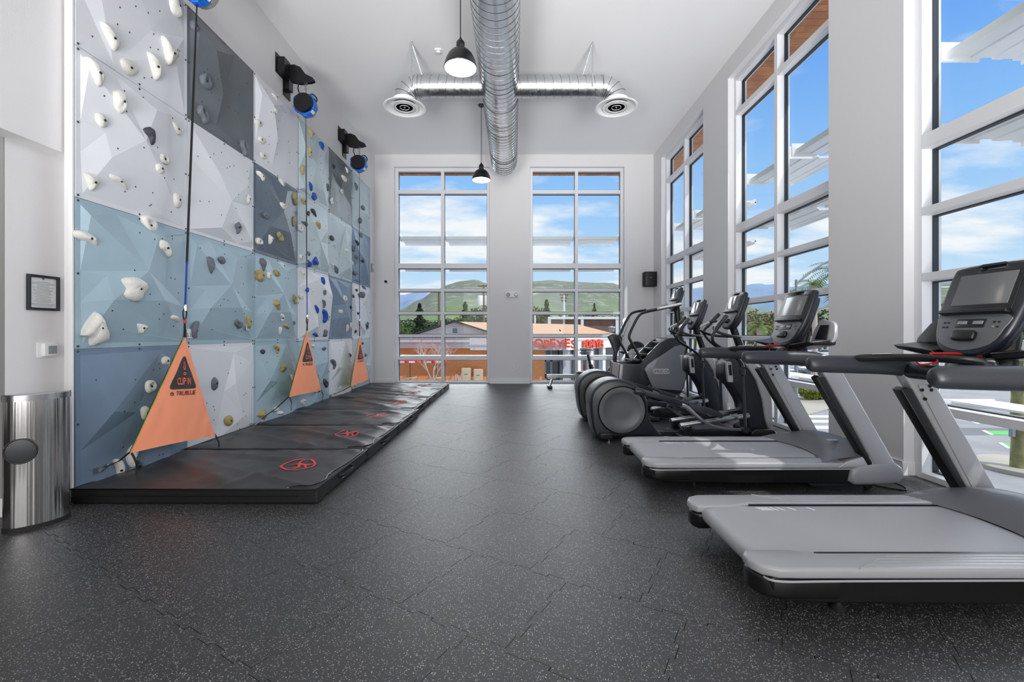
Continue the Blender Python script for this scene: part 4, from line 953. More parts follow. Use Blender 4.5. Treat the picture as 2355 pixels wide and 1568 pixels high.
# ------------------------------------------------------------------ pendant lamps
for (x, y, z, lb) in ((-.626, 5.24, 4.47, 'black dome pendant lamp, the nearer and larger of the two'), (-.663, 9.15, 4.49, 'black dome pendant lamp hanging near the back windows')):
    t = thing('pendant_lamp', lb, 'lamp', (x, y, z), 'black pendant lamps'); c_ = (x, y, z)
    o_ = [(.193, 0), (.196, .006), (.190, .03), (.175, .085), (.145, .15), (.105, .195), (.06, .222), (.045, .228)]
    g = M(); g.lathe(o_+[(.04, .224), (.10, .189), (.14, .145), (.170, .082), (.185, .03), (.190, 0)], c_, 'z', 48); g.f = [f for f in g.f if len(f) == 4]; part('lamp_shade', g, 'black_steel', t, world=True)
    g = M(); g.lathe([(.1885, .001), (.183, .03), (.168, .080), (.138, .143), (.098, .187), (.03, .218), (0, .22)], c_, 'z', 48); g.f = [f for f in g.f if len(f) == 4]; part('shade_lining', g, 'lamp_inside', t, world=True)
    g = M(); g.lathe([(.0, .218), (.046, .22), (.05, .235), (.05, .30), (.042, .315), (.03, .318), (.022, .335), (.012, .36), (0, .362)], c_, 'z', 24); part('socket_cap', g, 'black', t, world=True)
    g = M(); g.lathe([(0, .06), (.03, .07), (.042, .10), (.035, .14), (.02, .17), (.02, .21)], c_, 'z', 20); part('bulb', g, 'bulb', t, world=True) if 'bulb' in MATS else None
    g = M(); g.tube([(x, y, z+.355), (x, y, HC-.02)], .006, 8); part('cord', g, 'black', t, world=True)
    g = M(); g.lathe([(.0, -.035), (.055, -.03), (.065, -.01), (.065, 0), (0, 0)], (x, y, HC), 'z', 24); part('canopy', g, 'black', t, world=True)
    d = bpy.data.lights.new('pendant_glow', 'POINT'); d.energy = 3; d.shadow_soft_size = .04; d.color = (1, .96, .9)
    l_ = bpy.data.objects.new('pendant_glow', d); C.objects.link(l_); l_.location = (0, 0, .05); l_.parent = t

# ------------------------------------------------------------------ small fittings
def fit_box(name, lb, cat, x0, x1, y0, y1, z0, z1, m, bev=.006): return tag(part(name, M().box(x0, x1, y0, y1, z0, z1), m, bevel=bev), lb, cat)
# wall speaker
p = at(1495, 642, 11.5)
t = thing('wall_speaker', 'black wall-mounted loudspeaker in the far right corner', 'speaker', (p.x, 11.55, p.z))
g = M(); g.plate(rrect(.165, .19, .03), .20, lambda a, b, c: (p.x+a, 11.52+c, p.z+b), .012); part('cabinet', g, 'black_matte', t, world=True)
g = M(); g.plate(rrect(.145, .17, .02), .012, lambda a, b, c: (p.x+a, 11.415+c, p.z+b), .003); part('grille', g, 'black', t, world=True)
g = M(); g.box(p.x-.02, p.x+.02, 11.60, 11.7, p.z-.04, p.z+.04); part('wall_bracket', g, 'black', t, world=True)
g = M(); g.box(p.x-.012, p.x+.006, 11.406, 11.41, p.z+.03, p.z+.045); part('badge', g, 'paper', t, world=True)
# dome camera on the far wall
p = at(889, 648, 11.7); t = thing('security_camera', 'small white security camera with black lens left of the back windows', 'camera', (p.x, 11.66, p.z))
g = M(); g.lathe([(0, 0), (.055, 0), (.055, -.03), (.045, -.06), (.03, -.07)], (p.x, 11.7, p.z), 'y', 24); part('camera_body', g, 'white_plastic', t, world=True)
g = M(); g.lathe([(.038, 0), (.036, -.025), (.015, -.045), (0, -.046)], (p.x, 11.635, p.z), 'y', 24); part('lens', g, 'black', t, world=True)
# emergency light
p = at(1178, 678, 11.7); t = thing('emergency_light', 'white twin-head emergency light on the wall between the back windows', 'emergency light', (p.x, 11.66, p.z-.07))
g = M(); g.plate(rrect(.175, .068, .025), .06, lambda a, b, c: (p.x+a, 11.668+c, p.z+b), .01); part('housing', g, 'white_plastic', t, world=True)
for s_ in (-1, 1):
    g = M(); g.lathe([(.05, 0), (.05, -.03), (.04, -.04), (.036, -.03), (0, -.028)], (p.x+s_*.105, 11.64, p.z+.0), 'y', 24); part('lamp_head', g, 'silver_plastic' if s_ > 0 else 'rail_grey', t, world=True)
# outlet plate
p = at(1178, 845, 11.7); t = thing('wall_outlet', 'white power outlet plate low on the wall between the back windows', 'outlet', (p.x, 11.695, p.z-.06))
g = M(); g.plate(rrect(.038, .06, .006), .008, lambda a, b, c: (p.x+a, 11.694+c, p.z+b), .002); part('cover_plate', g, 'white_plastic', t, world=True)
g = M(); g.box(p.x-.014, p.x+.014, 11.686, 11.69, p.z-.035, p.z-.008); g.box(p.x-.014, p.x+.014, 11.686, 11.69, p.z+.008, p.z+.035); part('socket', g, 'frame_grey', t, world=True)
# card reader on the left wall past the panels
yy = F*3.655/(CX-854.5); z_ = H-(615-CY)*yy/F
t = thing('wall_sensor', 'small grey box on the left wall just past the climbing panels', 'sensor', (WL+.03, yy, z_-.08))
g = M(); g.box(WL, WL+.045, yy-.05, yy+.05, z_-.11, z_+.10); part('housing', g, 'silver_plastic', t, world=True, bevel=.01)
g = M(); g.box(WL+.045, WL+.05, yy-.035, yy+.035, z_-.03, z_+.06); part('face_plate', g, 'white_plastic', t, world=True)
# ceiling sprinkler plate
p = at(1008, 116, F*4.685/(764-116)); t = thing('smoke_detector', 'small square white smoke detector on the ceiling beside the near pendant', 'smoke detector', (p.x, p.y, HC-.02))
g = M(); g.plate(rrect(.06, .06, .02), .02, lambda a, b, c: (p.x+a, p.y+b, HC-.01+c), .004); part('base_plate', g, 'white_plastic', t, world=True)
g = M(); g.lathe([(0, -.03), (.03, -.028), (.035, 0), (0, 0)], (p.x, p.y, HC-.018), 'z', 20); part('sensor_cap', g, 'trim_white', t, world=True)
# ceiling fixture hub on the left: none; framed notice and thermostat on the recessed wall
XN = -3.745
def on_left(px, py): y = F*-XN/(CX-px); return y, H-(py-CY)*y/F
(y0, z1), (y1, z0) = on_left(59.5, 624), on_left(133, 711)
zt = 1.355+140*3.29/F; zb = 1.355+54*3.29/F
t = thing('notice_frame', 'black framed printed notice on the white wall above the steel bin', 'picture frame', (XN, (y0+y1)/2, zb))
y0 += .0; hw = (y1-y0)/2; cy_ = (y0+y1)/2; cz = (zt+zb)/2; hh = (zt-zb)/2
g = M(); g.plate(rrect(hw, hh, .002), .02, lambda a, b, c: (XN+.011+c, cy_+a, cz+b), .002, [rrect(hw-.02, hh-.02, .001)]); part('frame', g, 'navy_black', t, world=True)
g = M(); g.box(XN+.003, XN+.006, cy_-hw+.01, cy_+hw-.01, cz-hh+.01, cz+hh-.01); part('sheet', g, 'paper', t, world=True)
g = M(); rr_ = random.Random(2)
for k in range(22):
    z = cz+hh*.62-k*hh*.066; w_ = hw*rr_.uniform(.35, .72) if k % 6 else hw*.4
    g.box(XN+.0065, XN+.007, cy_-w_, cy_+w_, z, z+.0022)
part('printed_text', g, 'ink', t, world=True, flat=True)
g = M(); g.add([(XN+.007, cy_-.008, cz+hh*.86), (XN+.007, cy_+.008, cz+hh*.86), (XN+.007, cy_+.008, cz+hh*.72), (XN+.007, cy_, cz+hh*.77), (XN+.007, cy_-.008, cz+hh*.72)], [(0, 1, 2, 3, 4)]); part('heading_mark', g, 'ink', t, world=True, flat=True)
ya, za = on_left(84, 788); yb_, zb_ = on_left(128, 822); zc = 1.355-41*3.5/F; yc = (ya+yb_)/2
t = thing('thermostat', 'white wall thermostat with small grey screen below the framed notice', 'thermostat', (XN, yc, zc-.06))
g = M(); g.plate(rrect((yb_-ya)/2, .062, .008), .006, lambda a, b, c: (XN+.003+c, yc+a, zc+b), .001); part('back_plate', g, 'white_plastic', t, world=True)
g = M(); g.plate(rrect((yb_-ya)/2*.72, .05, .008), .03, lambda a, b, c: (XN+.018+c, yc+.01+a, zc+b), .004); part('housing', g, 'white_plastic', t, world=True)
g = M(); g.plate(rrect((yb_-ya)/2*.45, .032, .002), .004, lambda a, b, c: (XN+.034+c, yc+.018+a, zc+b), .0005); part('display', g, 'lcd', t, world=True)

# ------------------------------------------------------------------ stainless waste bin: flat back, bowed front
A0, B0 = Vector((-3.455, 3.00)), Vector((-3.285, 3.285)); mid = (A0+B0)/2; ch = (B0-A0); nb_ = Vector((ch.y, -ch.x)).normalized(); hw = ch.length/2; cu_ = ch.normalized()
def dsh(z, grow=0, n=24):
    o = []
    for k in range(n+1):
        a = PI*k/n; q = mid+cu_*(-math.cos(a))*(hw+grow)+nb_*(math.sin(a)**.9)*(.105+grow); o.append((q.x, q.y, z))
    return o
t = thing('waste_bin', 'tall brushed stainless steel waste bin with round black opening', 'waste bin', (mid.x, mid.y, 0))
def loft(rings, m, name):
    g = M(); n = len(rings[0])
    for r_ in rings: g.v += [Vector(v) for v in r_]
    for i in range(len(rings)-1):
        for j in range(n): g.f.append((i*n+j, i*n+(j+1) % n, (i+1)*n+(j+1) % n, (i+1)*n+j))
    g.f.append(tuple(range(n))[::-1]); g.f.append(tuple(range((len(rings)-1)*n, len(rings)*n))); return part(name, g, m, t, world=True, ang=30)
loft([dsh(.03), dsh(.885)], 'brushed_steel', 'body'); loft([dsh(0, .004), dsh(.03, .004)], 'black_matte', 'base'); lid_ = loft([dsh(.885, .006), dsh(.925, .006), dsh(.93, .002)], 'steel', 'lid')
# opening faces the room: a dark flap in a rim on the curved front
c2 = None
for k in range(1, 40):
    q = dsh(0, 0, 40)[k]; px_ = CX+q[0]/q[1]*F
    if px_ > 47: c2 = Vector((q[0], q[1])); k0 = k; break
q2 = Vector(dsh(0, 0, 40)[k0+1][:2])-Vector(dsh(0, 0, 40)[k0-1][:2]); tv = q2.normalized(); nn_ = Vector((tv.y, -tv.x)); nn_ = nn_ if nn_.dot(-c2) > 0 else -nn_
zc = H-(1037-CY)*c2.y/F
fr_ = lambda a, b, c: (c2.x+tv.x*a+nn_.x*(.004+c), c2.y+tv.y*a+nn_.y*(.004+c), zc+b)
cir = lambda r_, n=36: [(math.cos(2*PI*k/n)*r_*.95, math.sin(2*PI*k/n)*r_) for k in range(n)]
g = M(); g.plate(cir(.088), .016, fr_, .003, [cir(.078)]); part('opening_rim', g, 'black', t, world=True)
g = M(); g.plate(cir(.079), .006, fr_, .001); part('flap', g, 'charcoal', t, world=True)
# ------------------------------------------------------------------ shared console builder
def console(root, bot, top, wid, big=True, screen='screen'):
    """tilted console: bot/top are (x, z) of the lower and upper end of its face, seen by the user from -x"""
    b = Vector((bot[0], 0, bot[1])); tp = Vector((top[0], 0, top[1])); u = (tp-b); L_ = u.length; u.normalize(); nrm = Vector((-u.z, 0, u.x))
    yc = root.get('yc', 0.0); w = wid/2
    fn = lambda a, q, c: tuple(b+u*q+Vector((0, yc-a, 0))+nrm*c)       # a to the user's right when facing +x
    ol = smooth2([(-w*.80, L_*.985), (0, L_), (w*.80, L_*.985), (w*.96, L_*.93), (w, L_*.70), (w*.97, L_*.42), (w*.80, L_*.16), (w*.45, L_*.02), (0, 0), (-w*.45, L_*.02), (-w*.80, L_*.16), (-w*.97, L_*.42), (-w, L_*.70), (-w*.96, L_*.93)], 3)
    slot = rrect(w*.28, L_*.016, L_*.014, 0, L_*.945, 3)
    g = M(); g.plate(ol, .055, fn, .018, [slot]); cn = part('console', g, 'navy_black', root, world=True, ang=50)
    g = M(); g.plate([(a*.90, L_*.03+q*.88) for a, q in ol], .05, lambda a, q, c: fn(a, q, c-.045), .016); part('console_back', g, 'charcoal', cn, world=True)
    P = lambda nm, o_, th, dz, m, bv=.002: part(nm, M().plate(o_, th, lambda a, q, c: fn(a, q, .0275+dz+c), bv), m, cn, world=True)
    P('bezel', rrect(w*.80, L_*.215, .012, 0, L_*.69), .006, .001, 'black')
    P('screen', rrect(w*.68, L_*.17, .004, 0, L_*.71), .004, .004, screen)
    g = M(); g.plate(rrect(w*.82, .011, .006, 0, L_*.455), .035, lambda a, q, c: fn(a, q, .045+c), .004); part('reading_ledge', g, 'black', cn, world=True)
    P('key_panel', smooth2([(-w*.78, L_*.43), (w*.78, L_*.43), (w*.80, L_*.28), (w*.60, L_*.12), (0, L_*.05), (-w*.60, L_*.12), (-w*.80, L_*.28)], 3), .006, .001, 'mid_grey')
    if big:
        P('display_strip', rrect(w*.36, L_*.045, .006, 0, L_*.34), .004, .005, 'black')
        for s_ in (-1, 1): P('number_display', rrect(w*.12, L_*.018, .003, s_*w*.19, L_*.345), .003, .0075, 'lcd')
        for s_ in (-1, 1):
            for k in range(4): P('key', rrect(.006, .005, .003, s_*w*(.56+.10*(k % 2)), L_*(.30+.05*(k//2))), .003, .006, 'black' if (s_, k) != (1, 0) else 'hold_tan', .001)
    g = M(); g.plate(rrect(w*.28, L_*.055, .02, 0, L_*.20), .03, lambda a, q, c: fn(a, q, .045+c), .01); part('speed_control', g, 'black', cn, world=True)
    return cn, fn, L_
def rail_path(pts, r, n=4): return pts

# ------------------------------------------------------------------ treadmill
def make_treadmill(loc, label):
    t = thing('treadmill', label, 'treadmill', loc, 'treadmills in a row by the windows'); X0, Y0 = loc[0], loc[1]
    fx = lambda x, y, z: (x+X0, y+Y0, z)
    G = M; HW = .475
    # lower frame
    for s_ in (-1, 1):
        g = G(); ol = [(.05, .13), (.03, .19), (.05, .21), (2.02, .22), (2.04, .12), (1.9, .075), (.35, .085), (.12, .095)]
        g.side([(a+X0, b) for a, b in ol], Y0+s_*(HW-.02), Y0+s_*(HW-.17), 0) if s_ > 0 else g.side([(a+X0, b) for a, b in ol], Y0-HW+.02, Y0-HW+.17, 0)
        part('side_skirt', g, 'black', t, world=True, bevel=.008)
        g = G(); yo = Y0+s_*(HW-.004)
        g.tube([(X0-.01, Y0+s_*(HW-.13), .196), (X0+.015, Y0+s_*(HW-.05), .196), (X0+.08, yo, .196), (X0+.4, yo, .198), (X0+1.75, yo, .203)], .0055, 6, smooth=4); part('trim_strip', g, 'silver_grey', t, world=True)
        # side rail: rounded rear end that wraps in over the roller
        o_ = [(0.0, HW-.19), (-.03, HW-.15), (-.03, HW-.09), (.0, HW-.035), (.07, HW-.004), (.16, HW), (1.80, HW), (1.80, HW-.155), (.34, HW-.155), (.30, HW-.165), (.22, HW-.19)]
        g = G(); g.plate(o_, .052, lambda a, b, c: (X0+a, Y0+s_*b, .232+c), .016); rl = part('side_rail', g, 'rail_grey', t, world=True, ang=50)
        g = G(); g.plate([(a*.98+.006, b-.006) for a, b in o_[:6]]+[(.35, HW-.006), (.35, HW-.17), (.22, HW-.19)], .10, lambda a, b, c: (X0+a, Y0+s_*b, .155+c), .02); part('rear_bumper', g, 'black', t, world=True, ang=50)
        g = G()
        for k, yy in enumerate((.035, .062, .089, .116)):
            xa = .50+.05*k; yy_ = Y0+s_*(HW-yy); g.box(X0+xa, X0+1.78, yy_-.002, yy_+.002, .257, .2602)
            g.add([(X0+xa, yy_-.003, .257), (X0+xa, yy_+.003, .257), (X0+xa-.05*1.2, yy_+s_*.03+.003, .257), (X0+xa-.05*1.2, yy_+s_*.03-.003, .257)]+[(X0+xa, yy_-.003, .2602), (X0+xa, yy_+.003, .2602), (X0+xa-.06, yy_+s_*.03+.003, .2602), (X0+xa-.06, yy_+s_*.03-.003, .2602)], [(0, 1, 2, 3), (4, 5, 6, 7), (0, 1, 5, 4), (1, 2, 6, 5), (2, 3, 7, 6), (3, 0, 4, 7)]) if k < 3 else None
        part('tread_rib', g, 'silver_grey', rl, world=True, flat=True)
        g = G(); g.box(X0+.34, X0+1.75, *(sorted((Y0+s_*(HW-.156), Y0+s_*(HW-.172)))), .225, .252); part('belt_gutter', g, 'black', t, world=True, flat=True)
    # belt around the rear roller
    g = G(); ol = [(.075+.048*math.cos(a), .192+.052*math.sin(a)) for a in [math.radians(90+180*k/10) for k in range(11)]]+[(1.75, .14), (1.75, .244)]
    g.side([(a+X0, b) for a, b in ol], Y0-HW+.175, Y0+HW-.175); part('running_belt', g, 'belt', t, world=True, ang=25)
    g = G()
    for k, xx in enumerate((.36, .38, .40, .42, .45, .49, .56, .68)): g.add([(X0+xx+dx+dd, Y0+yy, .2446) for dd in (0,) for dx, yy in ((0, .285), (.014, .285), (.04, .235), (.026, .235))], [(0, 1, 2, 3)])
    part('belt_mark', g, 'paper', t, world=True, flat=True)
    # motor hood
    g = G(); nu, nv = 28, 18
    for i in range(nu+1):
        for j in range(nv+1):
            s_ = -1+2*i/nu; f_ = j/nv; xs = 1.60-.17*abs(s_)**2.2; x = xs+(2.07-.03*abs(s_)-xs)*f_
            ht = .252+.125*math.sin(min(1, f_*1.6)*PI/2)*(1-.55*abs(s_)**3)-(.20*max(0, f_-.72)/.28)**1.5*1.2
            g.v.append(Vector((X0+x, Y0+s_*(HW-.01), ht)))
    for i in range(nu):
        for j in range(nv): a = i*(nv+1)+j; g.f.append((a, a+1, a+nv+2, a+nv+1))
    part('motor_hood', g, 'mid_grey', t, world=True, ang=60)
    g = G(); g.plate(rrect(.05, .018, .016), .006, lambda a, b, c: (X0+1.76+a, Y0-.16+b*1, .375+c), .001); part('hood_light', g, 'silver_grey', t, world=True)
    g = G(); g.box(X0+1.6, X0+2.05, Y0-HW+.05, Y0+HW-.05, .10, .25); part('motor_case', g, 'black', t, world=True, bevel=.01)
    # uprights, corner castings
    for s_ in (-1, 1):
        yo, yi = Y0+s_*(HW+.012), Y0+s_*(HW-.075); ya, yb = min(yo, yi), max(yo, yi)
        ol = [(1.40, 1.13), (1.46, 1.17), (1.54, 1.15), (1.60, 1.06), (2.06, .26), (2.09, .20), (1.93, .20), (1.87, .26), (1.47, .98), (1.42, 1.06)]
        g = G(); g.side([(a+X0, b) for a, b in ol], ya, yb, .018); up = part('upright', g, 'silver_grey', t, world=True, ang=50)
        ol = [(1.87, .26), (1.47, .98), (1.43, .99), (1.40, .97), (1.83, .24), (1.86, .22)]
        g = G(); g.side([(a+X0, b) for a, b in ol], ya+.004, yb-.004, .006); part('dark_edge', g, 'black', up, world=True)
        yp = Y0+s_*(HW-.078); ol = [(1.50, 1.01), (1.61, 1.0), (2.0, .33), (1.86, .33)]
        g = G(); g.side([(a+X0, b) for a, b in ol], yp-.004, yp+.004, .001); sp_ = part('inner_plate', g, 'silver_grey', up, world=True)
        g = G()
        for a, b in ((1.525, .975), (1.585, .975), (1.545, .915), (1.575, 1.0)): g.lathe([(.011, -.004), (.011, .004), (.005, .005), (.004, .0), (0, 0)] if s_ < 0 else [(.011, .004), (.011, -.004), (.005, -.005), (.004, 0), (0, 0)], (a+X0, yp-s_*.004, b), 'y', 10)
        part('screw', g, 'black', up, world=True)
        ol = [(1.68, .10), (1.70, .20), (1.78, .235), (1.90, .26), (2.05, .27), (2.12, .22), (2.14, .14), (2.10, .09), (2.0, .075), (1.72, .07)]
        g = G(); g.side([(a+X0, b) for a, b in ol], min(Y0+s_*(HW+.02), Y0+s_*(HW-.16)), max(Y0+s_*(HW+.02), Y0+s_*(HW-.16)), .03); part('corner_casting', g, 'rail_grey', t, world=True, ang=60)
        ol = [(1.58, .215), (1.66, .268), (1.80, .31), (1.90, .315), (1.96, .25), (1.92, .22)]
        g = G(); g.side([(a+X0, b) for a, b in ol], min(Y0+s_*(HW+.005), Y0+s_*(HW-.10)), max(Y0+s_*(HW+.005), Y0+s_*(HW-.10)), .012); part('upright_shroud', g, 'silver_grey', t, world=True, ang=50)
        # armrest
        y_ = Y0+s_*(HW-.035); g = G(); pts = [(X0+.80, y_, 1.142), (X0+.83, y_, 1.142), (X0+.95, y_, 1.142), (X0+1.15, y_, 1.138), (X0+1.34, y_, 1.132), (X0+1.46, y_, 1.115), (X0+1.54, y_, 1.06)]
        g.tube(pts, [.030, .052, .058, .060, .062, .062, .055], 16, oval=(1.0, .78), up=(0, 0, 1), smooth=3); part('armrest', g, 'charcoal', t, world=True, ang=60)
    # foot brackets and wheels
    for s_ in (-1, 1):
        g = G(); yy = Y0+s_*.36; g.side([(a+X0, b) for a, b in ((1.35, .085), (1.42, .03), (1.90, .03), (1.95, .06), (1.92, .085))], yy-.04, yy+.04, .006); part('lift_frame', g, 'charcoal', t, world=True)
        g = G(); g.lathe([(0, -.02), (.034, -.02), (.036, 0), (.034, .02), (0, .02)], (X0+1.92, yy-s_*0, .037), 'y', 20); part('wheel', g, 'black', t, world=True)
        g = G(); g.lathe([(.03, .0), (.033, .012), (.02, .02), (.012, .03), (.012, .10)], (X0+.42, yy, 0), 'z', 16); part('rear_foot', g, 'rubber', t, world=True)
    # grips: bowed bar from armrest to armrest, cross tube behind it
    g = G(); pts = [(X0+1.10, Y0-.44, 1.165), (X0+1.13, Y0-.40, 1.185), (X0+1.25, Y0-.28, 1.195), (X0+1.34, Y0-.12, 1.20), (X0+1.36, Y0, 1.20), (X0+1.34, Y0+.12, 1.20), (X0+1.25, Y0+.28, 1.195), (X0+1.13, Y0+.40, 1.185), (X0+1.10, Y0+.44, 1.165)]
    g.tube(pts, .024, 12, smooth=5); gb = part('grip_bar', g, 'black', t, world=True, ang=60)
    for s_ in (-1, 1):
        g = G(); g.tube([(X0+1.17, Y0+s_*.36, 1.212), (X0+1.24, Y0+s_*.29, 1.218)], .0145, 8, oval=(.5, 1)); part('pulse_contact', g, 'steel', gb, world=True)
    g = G(); g.tube([(X0+1.46, Y0-.42, 1.10), (X0+1.46, Y0+.42, 1.10)], .05, 16); part('cross_tube', g, 'navy_black', t, world=True)
    g = G(); g.tube([(X0+1.33, Y0+.13, 1.226), (X0+1.38, Y0+.02, 1.232), (X0+1.40, Y0-.10, 1.226)], .008, 6, smooth=4); g.tube([(X0+1.31, Y0+.22, 1.20), (X0+1.30, Y0+.16, 1.16), (X0+1.33, Y0+.08, 1.185), (X0+1.33, Y0+.13, 1.226)], .005, 6, smooth=4); part('safety_cord', g, 'red', t, world=True)
    # neck, side trays
    g = G(); g.tube([(X0+1.47, Y0, 1.08), (X0+1.50, Y0, 1.20), (X0+1.56, Y0, 1.36)], [.13, .12, .10], 14, oval=(.7, 1.5), up=(1, 0, 0), smooth=3); part('console_neck', g, 'black', t, world=True, ang=60)
    t['yc'] = Y0; cn, fn, L_ = console(t, (X0+1.40, 1.215), (X0+1.60, 1.745), .455, True, 'screen_grey')
    for s_ in (-1, 1):
        yi, ym, yo = Y0+s_*.16, Y0+s_*.30, Y0+s_*.44
        g = G(); q = [(X0+1.36, yi, 1.245), (X0+1.36, yo, 1.275), (X0+1.60, yo, 1.30), (X0+1.60, yi, 1.27), (X0+1.40, yi, 1.20), (X0+1.40, yo-.0, 1.245), (X0+1.60, yo, 1.245), (X0+1.60, yi, 1.20)]
        g.add(q, [(0, 1, 2, 3), (4, 5, 6, 7), (0, 1, 5, 4), (1, 2, 6, 5), (2, 3, 7, 6), (3, 0, 4, 7)]); tr_ = part('side_tray', g, 'black', t, world=True, bevel=.014)
        g = G(); ol = smooth2([(.0, 0), (.02, .12), (.07, .20), (.17, .225), (.25, .225), (.25, .0)], 2)
        g.plate([(a, b) for a, b in ol], .03, lambda a, b, c: (X0+1.555+b*.35+c, Y0+s_*(.46-a*1.05), 1.27+b*.85), .008); part('bottle_holder', g, 'charcoal' if s_ > 0 else 'silver_grey', t, world=True, ang=50)
        g = G(); g.plate([(.06, .02), (.10, .17), (.20, .17), (.20, .02)], .006, lambda a, b, c: (X0+1.535+b*.35+c, Y0+s_*(.46-a*1.05), 1.275+b*.85), .001); part('holder_pad', g, 'black', tr_, world=True)
    for k in ('yc',): del t[k]
    return t
tm = make_treadmill((1.17, 2.535, 0), 'nearest grey treadmill with large tilted console, cut off by the picture edge')
tm2 = copy_tree(tm); tm2.location = (1.145, 4.21, 0); tm2['label'] = 'second grey treadmill, seen whole between the nearest one and the ellipticals'

# ------------------------------------------------------------------ elliptical trainer
def make_elliptical(loc, label):
    X0, Y0 = loc[0], loc[1]; t = thing('elliptical_trainer', label, 'elliptical trainer', loc, 'elliptical trainers side by side')
    q = lambda pts: [(a+X0, b) for a, b in pts]
    hs = [(0, .444), (.02, .587), (.099, .687), (.213, .751), (.356, .762), (.499, .722), (.63, .64), (.706, .501), (.728, .301), (.828, .13), (.84, .07), (.156, .044), (.06, .087), (.02, .23)]
    g = M(); g.side(q(smooth2(hs, 3)), Y0-.20, Y0+.20, .03); part('flywheel_housing', g, 'navy_black', t, world=True, ang=50)
    n = 14; arc = smooth2(hs, 6)[6*0:6*7]; arc = [p for p in arc if p[1] > .40]
    g = M(); g.tube([(X0+.385+(a-.385)*1.012, Y0, .389+(b-.389)*1.012) for a, b in arc], .02, 4, oval=(1, 8), caps=True, up=(0, 0, 1)) if 0 else None
    sh = [(.385+(a-.385)*1.015, .389+(b-.389)*1.015) for a, b in arc]; si = [(.385+(a-.385)*.93, .389+(b-.389)*.93) for a, b in arc]
    g = M(); g.side(q(sh+si[::-1]), Y0-.185, Y0+.185, .012); part('housing_shell', g, 'charcoal', t, world=True, ang=40)
    for s_ in (-1, 1):
        yf = Y0+s_*.208; c_ = (X0+.385, yf, .389)
        pr = [(0, .0), (.10, .0), (.20, .002), (.222, .012), (.235, .016), (.284, .014), (.287, 0)]
        if s_ < 0: pr = [(r, -h) for r, h in pr]
        g = M(); g.lathe(pr, c_, 'y', 56, caps=False); dk = part('cover_disc', g, 'disc_grey', t, world=True, ang=50)
        g = M(); g.lathe([(.288, 0), (.299, .01*s_), (.299, -.03*s_)], c_, 'y', 56, caps=False); part('disc_rim', g, 'black', dk, world=True, ang=60)
        g = M(); g.box(X0+.10, X0+.27, Y0+s_*.21-.06, Y0+s_*.21+.06, .03, .115); g.add([], []); part('foot_block', g, 'black', t, world=True, bevel=.02)
        g = M(); g.lathe([(.03, 0), (.03, .015), (.012, .02), (.012, .04)], (X0+.22, Y0+s_*.23, 0), 'z', 16); part('levelling_foot', g, 'steel', t, world=True)
        ph = 0 if s_ < 0 else -.17; yl = Y0+s_*.27
        # crank arm to the pedal
        g = M(); g.tube([(X0+.53, yl, .635+ph), (X0+.60, yl, .625+ph), (X0+.66, yl, .61+ph)], [.035, .045, .034], 12, smooth=3, oval=(1, .9)); part('arm_boot', g, 'charcoal', t, world=True)
        g = M(); ol = [(.62, .66+ph), (.66, .575+ph), (1.18, .43+ph*.6), (1.20, .49+ph*.6)]; g.side(q(ol), yl-.022, yl+.022, .008); part('pedal_arm', g, 'navy_black', t, world=True)
        yp = Y0+s_*.17; dz = ph*.55; g = M(); ol = [(1.10, .52), (1.13, .545), (1.16, .50), (1.56, .385), (1.60, .35), (1.62, .325), (1.585, .30), (1.50, .325), (1.20, .42), (1.12, .44)]
        g.side(q([(a, b+dz) for a, b in ol]), yp-.012-.10, yp-.10, .004); g.side(q([(a, b+dz) for a, b in ol]), yp+.10, yp+.112, .004); part('pedal_wall', g, 'charcoal', t, world=True)
        g = M(); g.side(q([(1.12, .45+dz), (1.12, .475+dz), (1.56, .345+dz), (1.58, .31+dz), (1.50, .33+dz)]), yp-.10, yp+.10); part('pedal_tread', g, 'black', t, world=True, flat=True)
        # link from pedal to the swinging handle
        g = M(); g.tube([(X0+1.10, yl, .46+dz), (X0+1.16, yl, .44+dz), (X0+1.30, yl, .32+dz), (X0+1.45, yl, .22+dz*.5), (X0+1.65, yl, .17), (X0+1.86, yl, .16)], [.035, .032, .019, .018, .018, .018], 10, smooth=4); part('lower_link', g, 'mid_grey', t, world=True)
        g = M(); yl2 = Y0+s_*.30; g.tube([(X0+1.83, yl2, .90), (X0+1.835, yl2, .84), (X0+1.84, yl2, .82), (X0+1.87, yl2, .17)], [.04, .035, .017, .020], 10); g.lathe([(0, -.03), (.04, -.03), (.04, .03), (0, .03)], (X0+1.87, yl2, .165), 'y', 14); part('swing_arm', g, 'charcoal', t, world=True)
        hp = [(1.83, .93), (1.80, 1.01), (1.64, 1.13), (1.51, 1.21), (1.465, 1.27), (1.47, 1.33), (1.51, 1.39), (1.575, 1.475), (1.64, 1.56)] if s_ < 0 else [(1.83, .93), (1.83, 1.05), (1.84, 1.12), (1.73, 1.21), (1.65, 1.30), (1.63, 1.37), (1.67, 1.43), (1.75, 1.52), (1.83, 1.60)]
        g = M(); ys = [.30, .30, .29, .30, .31, .315, .315, .31, .30]
        g.tube([(X0+a, Y0+s_*yy, b) for (a, b), yy in zip(hp, ys)], [.03, .019, .018, .018, .018, .018, .019, .024, .024], 12, smooth=4); hd = part('moving_handle', g, 'black', t, world=True, ang=60)
        g = M(); g.tube([(X0+a, Y0+s_*.306, b) for a, b in hp[6:]], [.0245, .027, .026], 12, smooth=4); part('foam_grip', g, 'charcoal', hd, world=True, ang=60)
        # control stack on the pivot
        g = M(); g.plate(rrect(.033, .13, .015), .05, lambda a, b, c: (X0+1.735+a-b*.10, Y0+s_*.17+c, .86+b), .01); bh = part('pivot_cover', g, 'silver_grey', t, world=True)
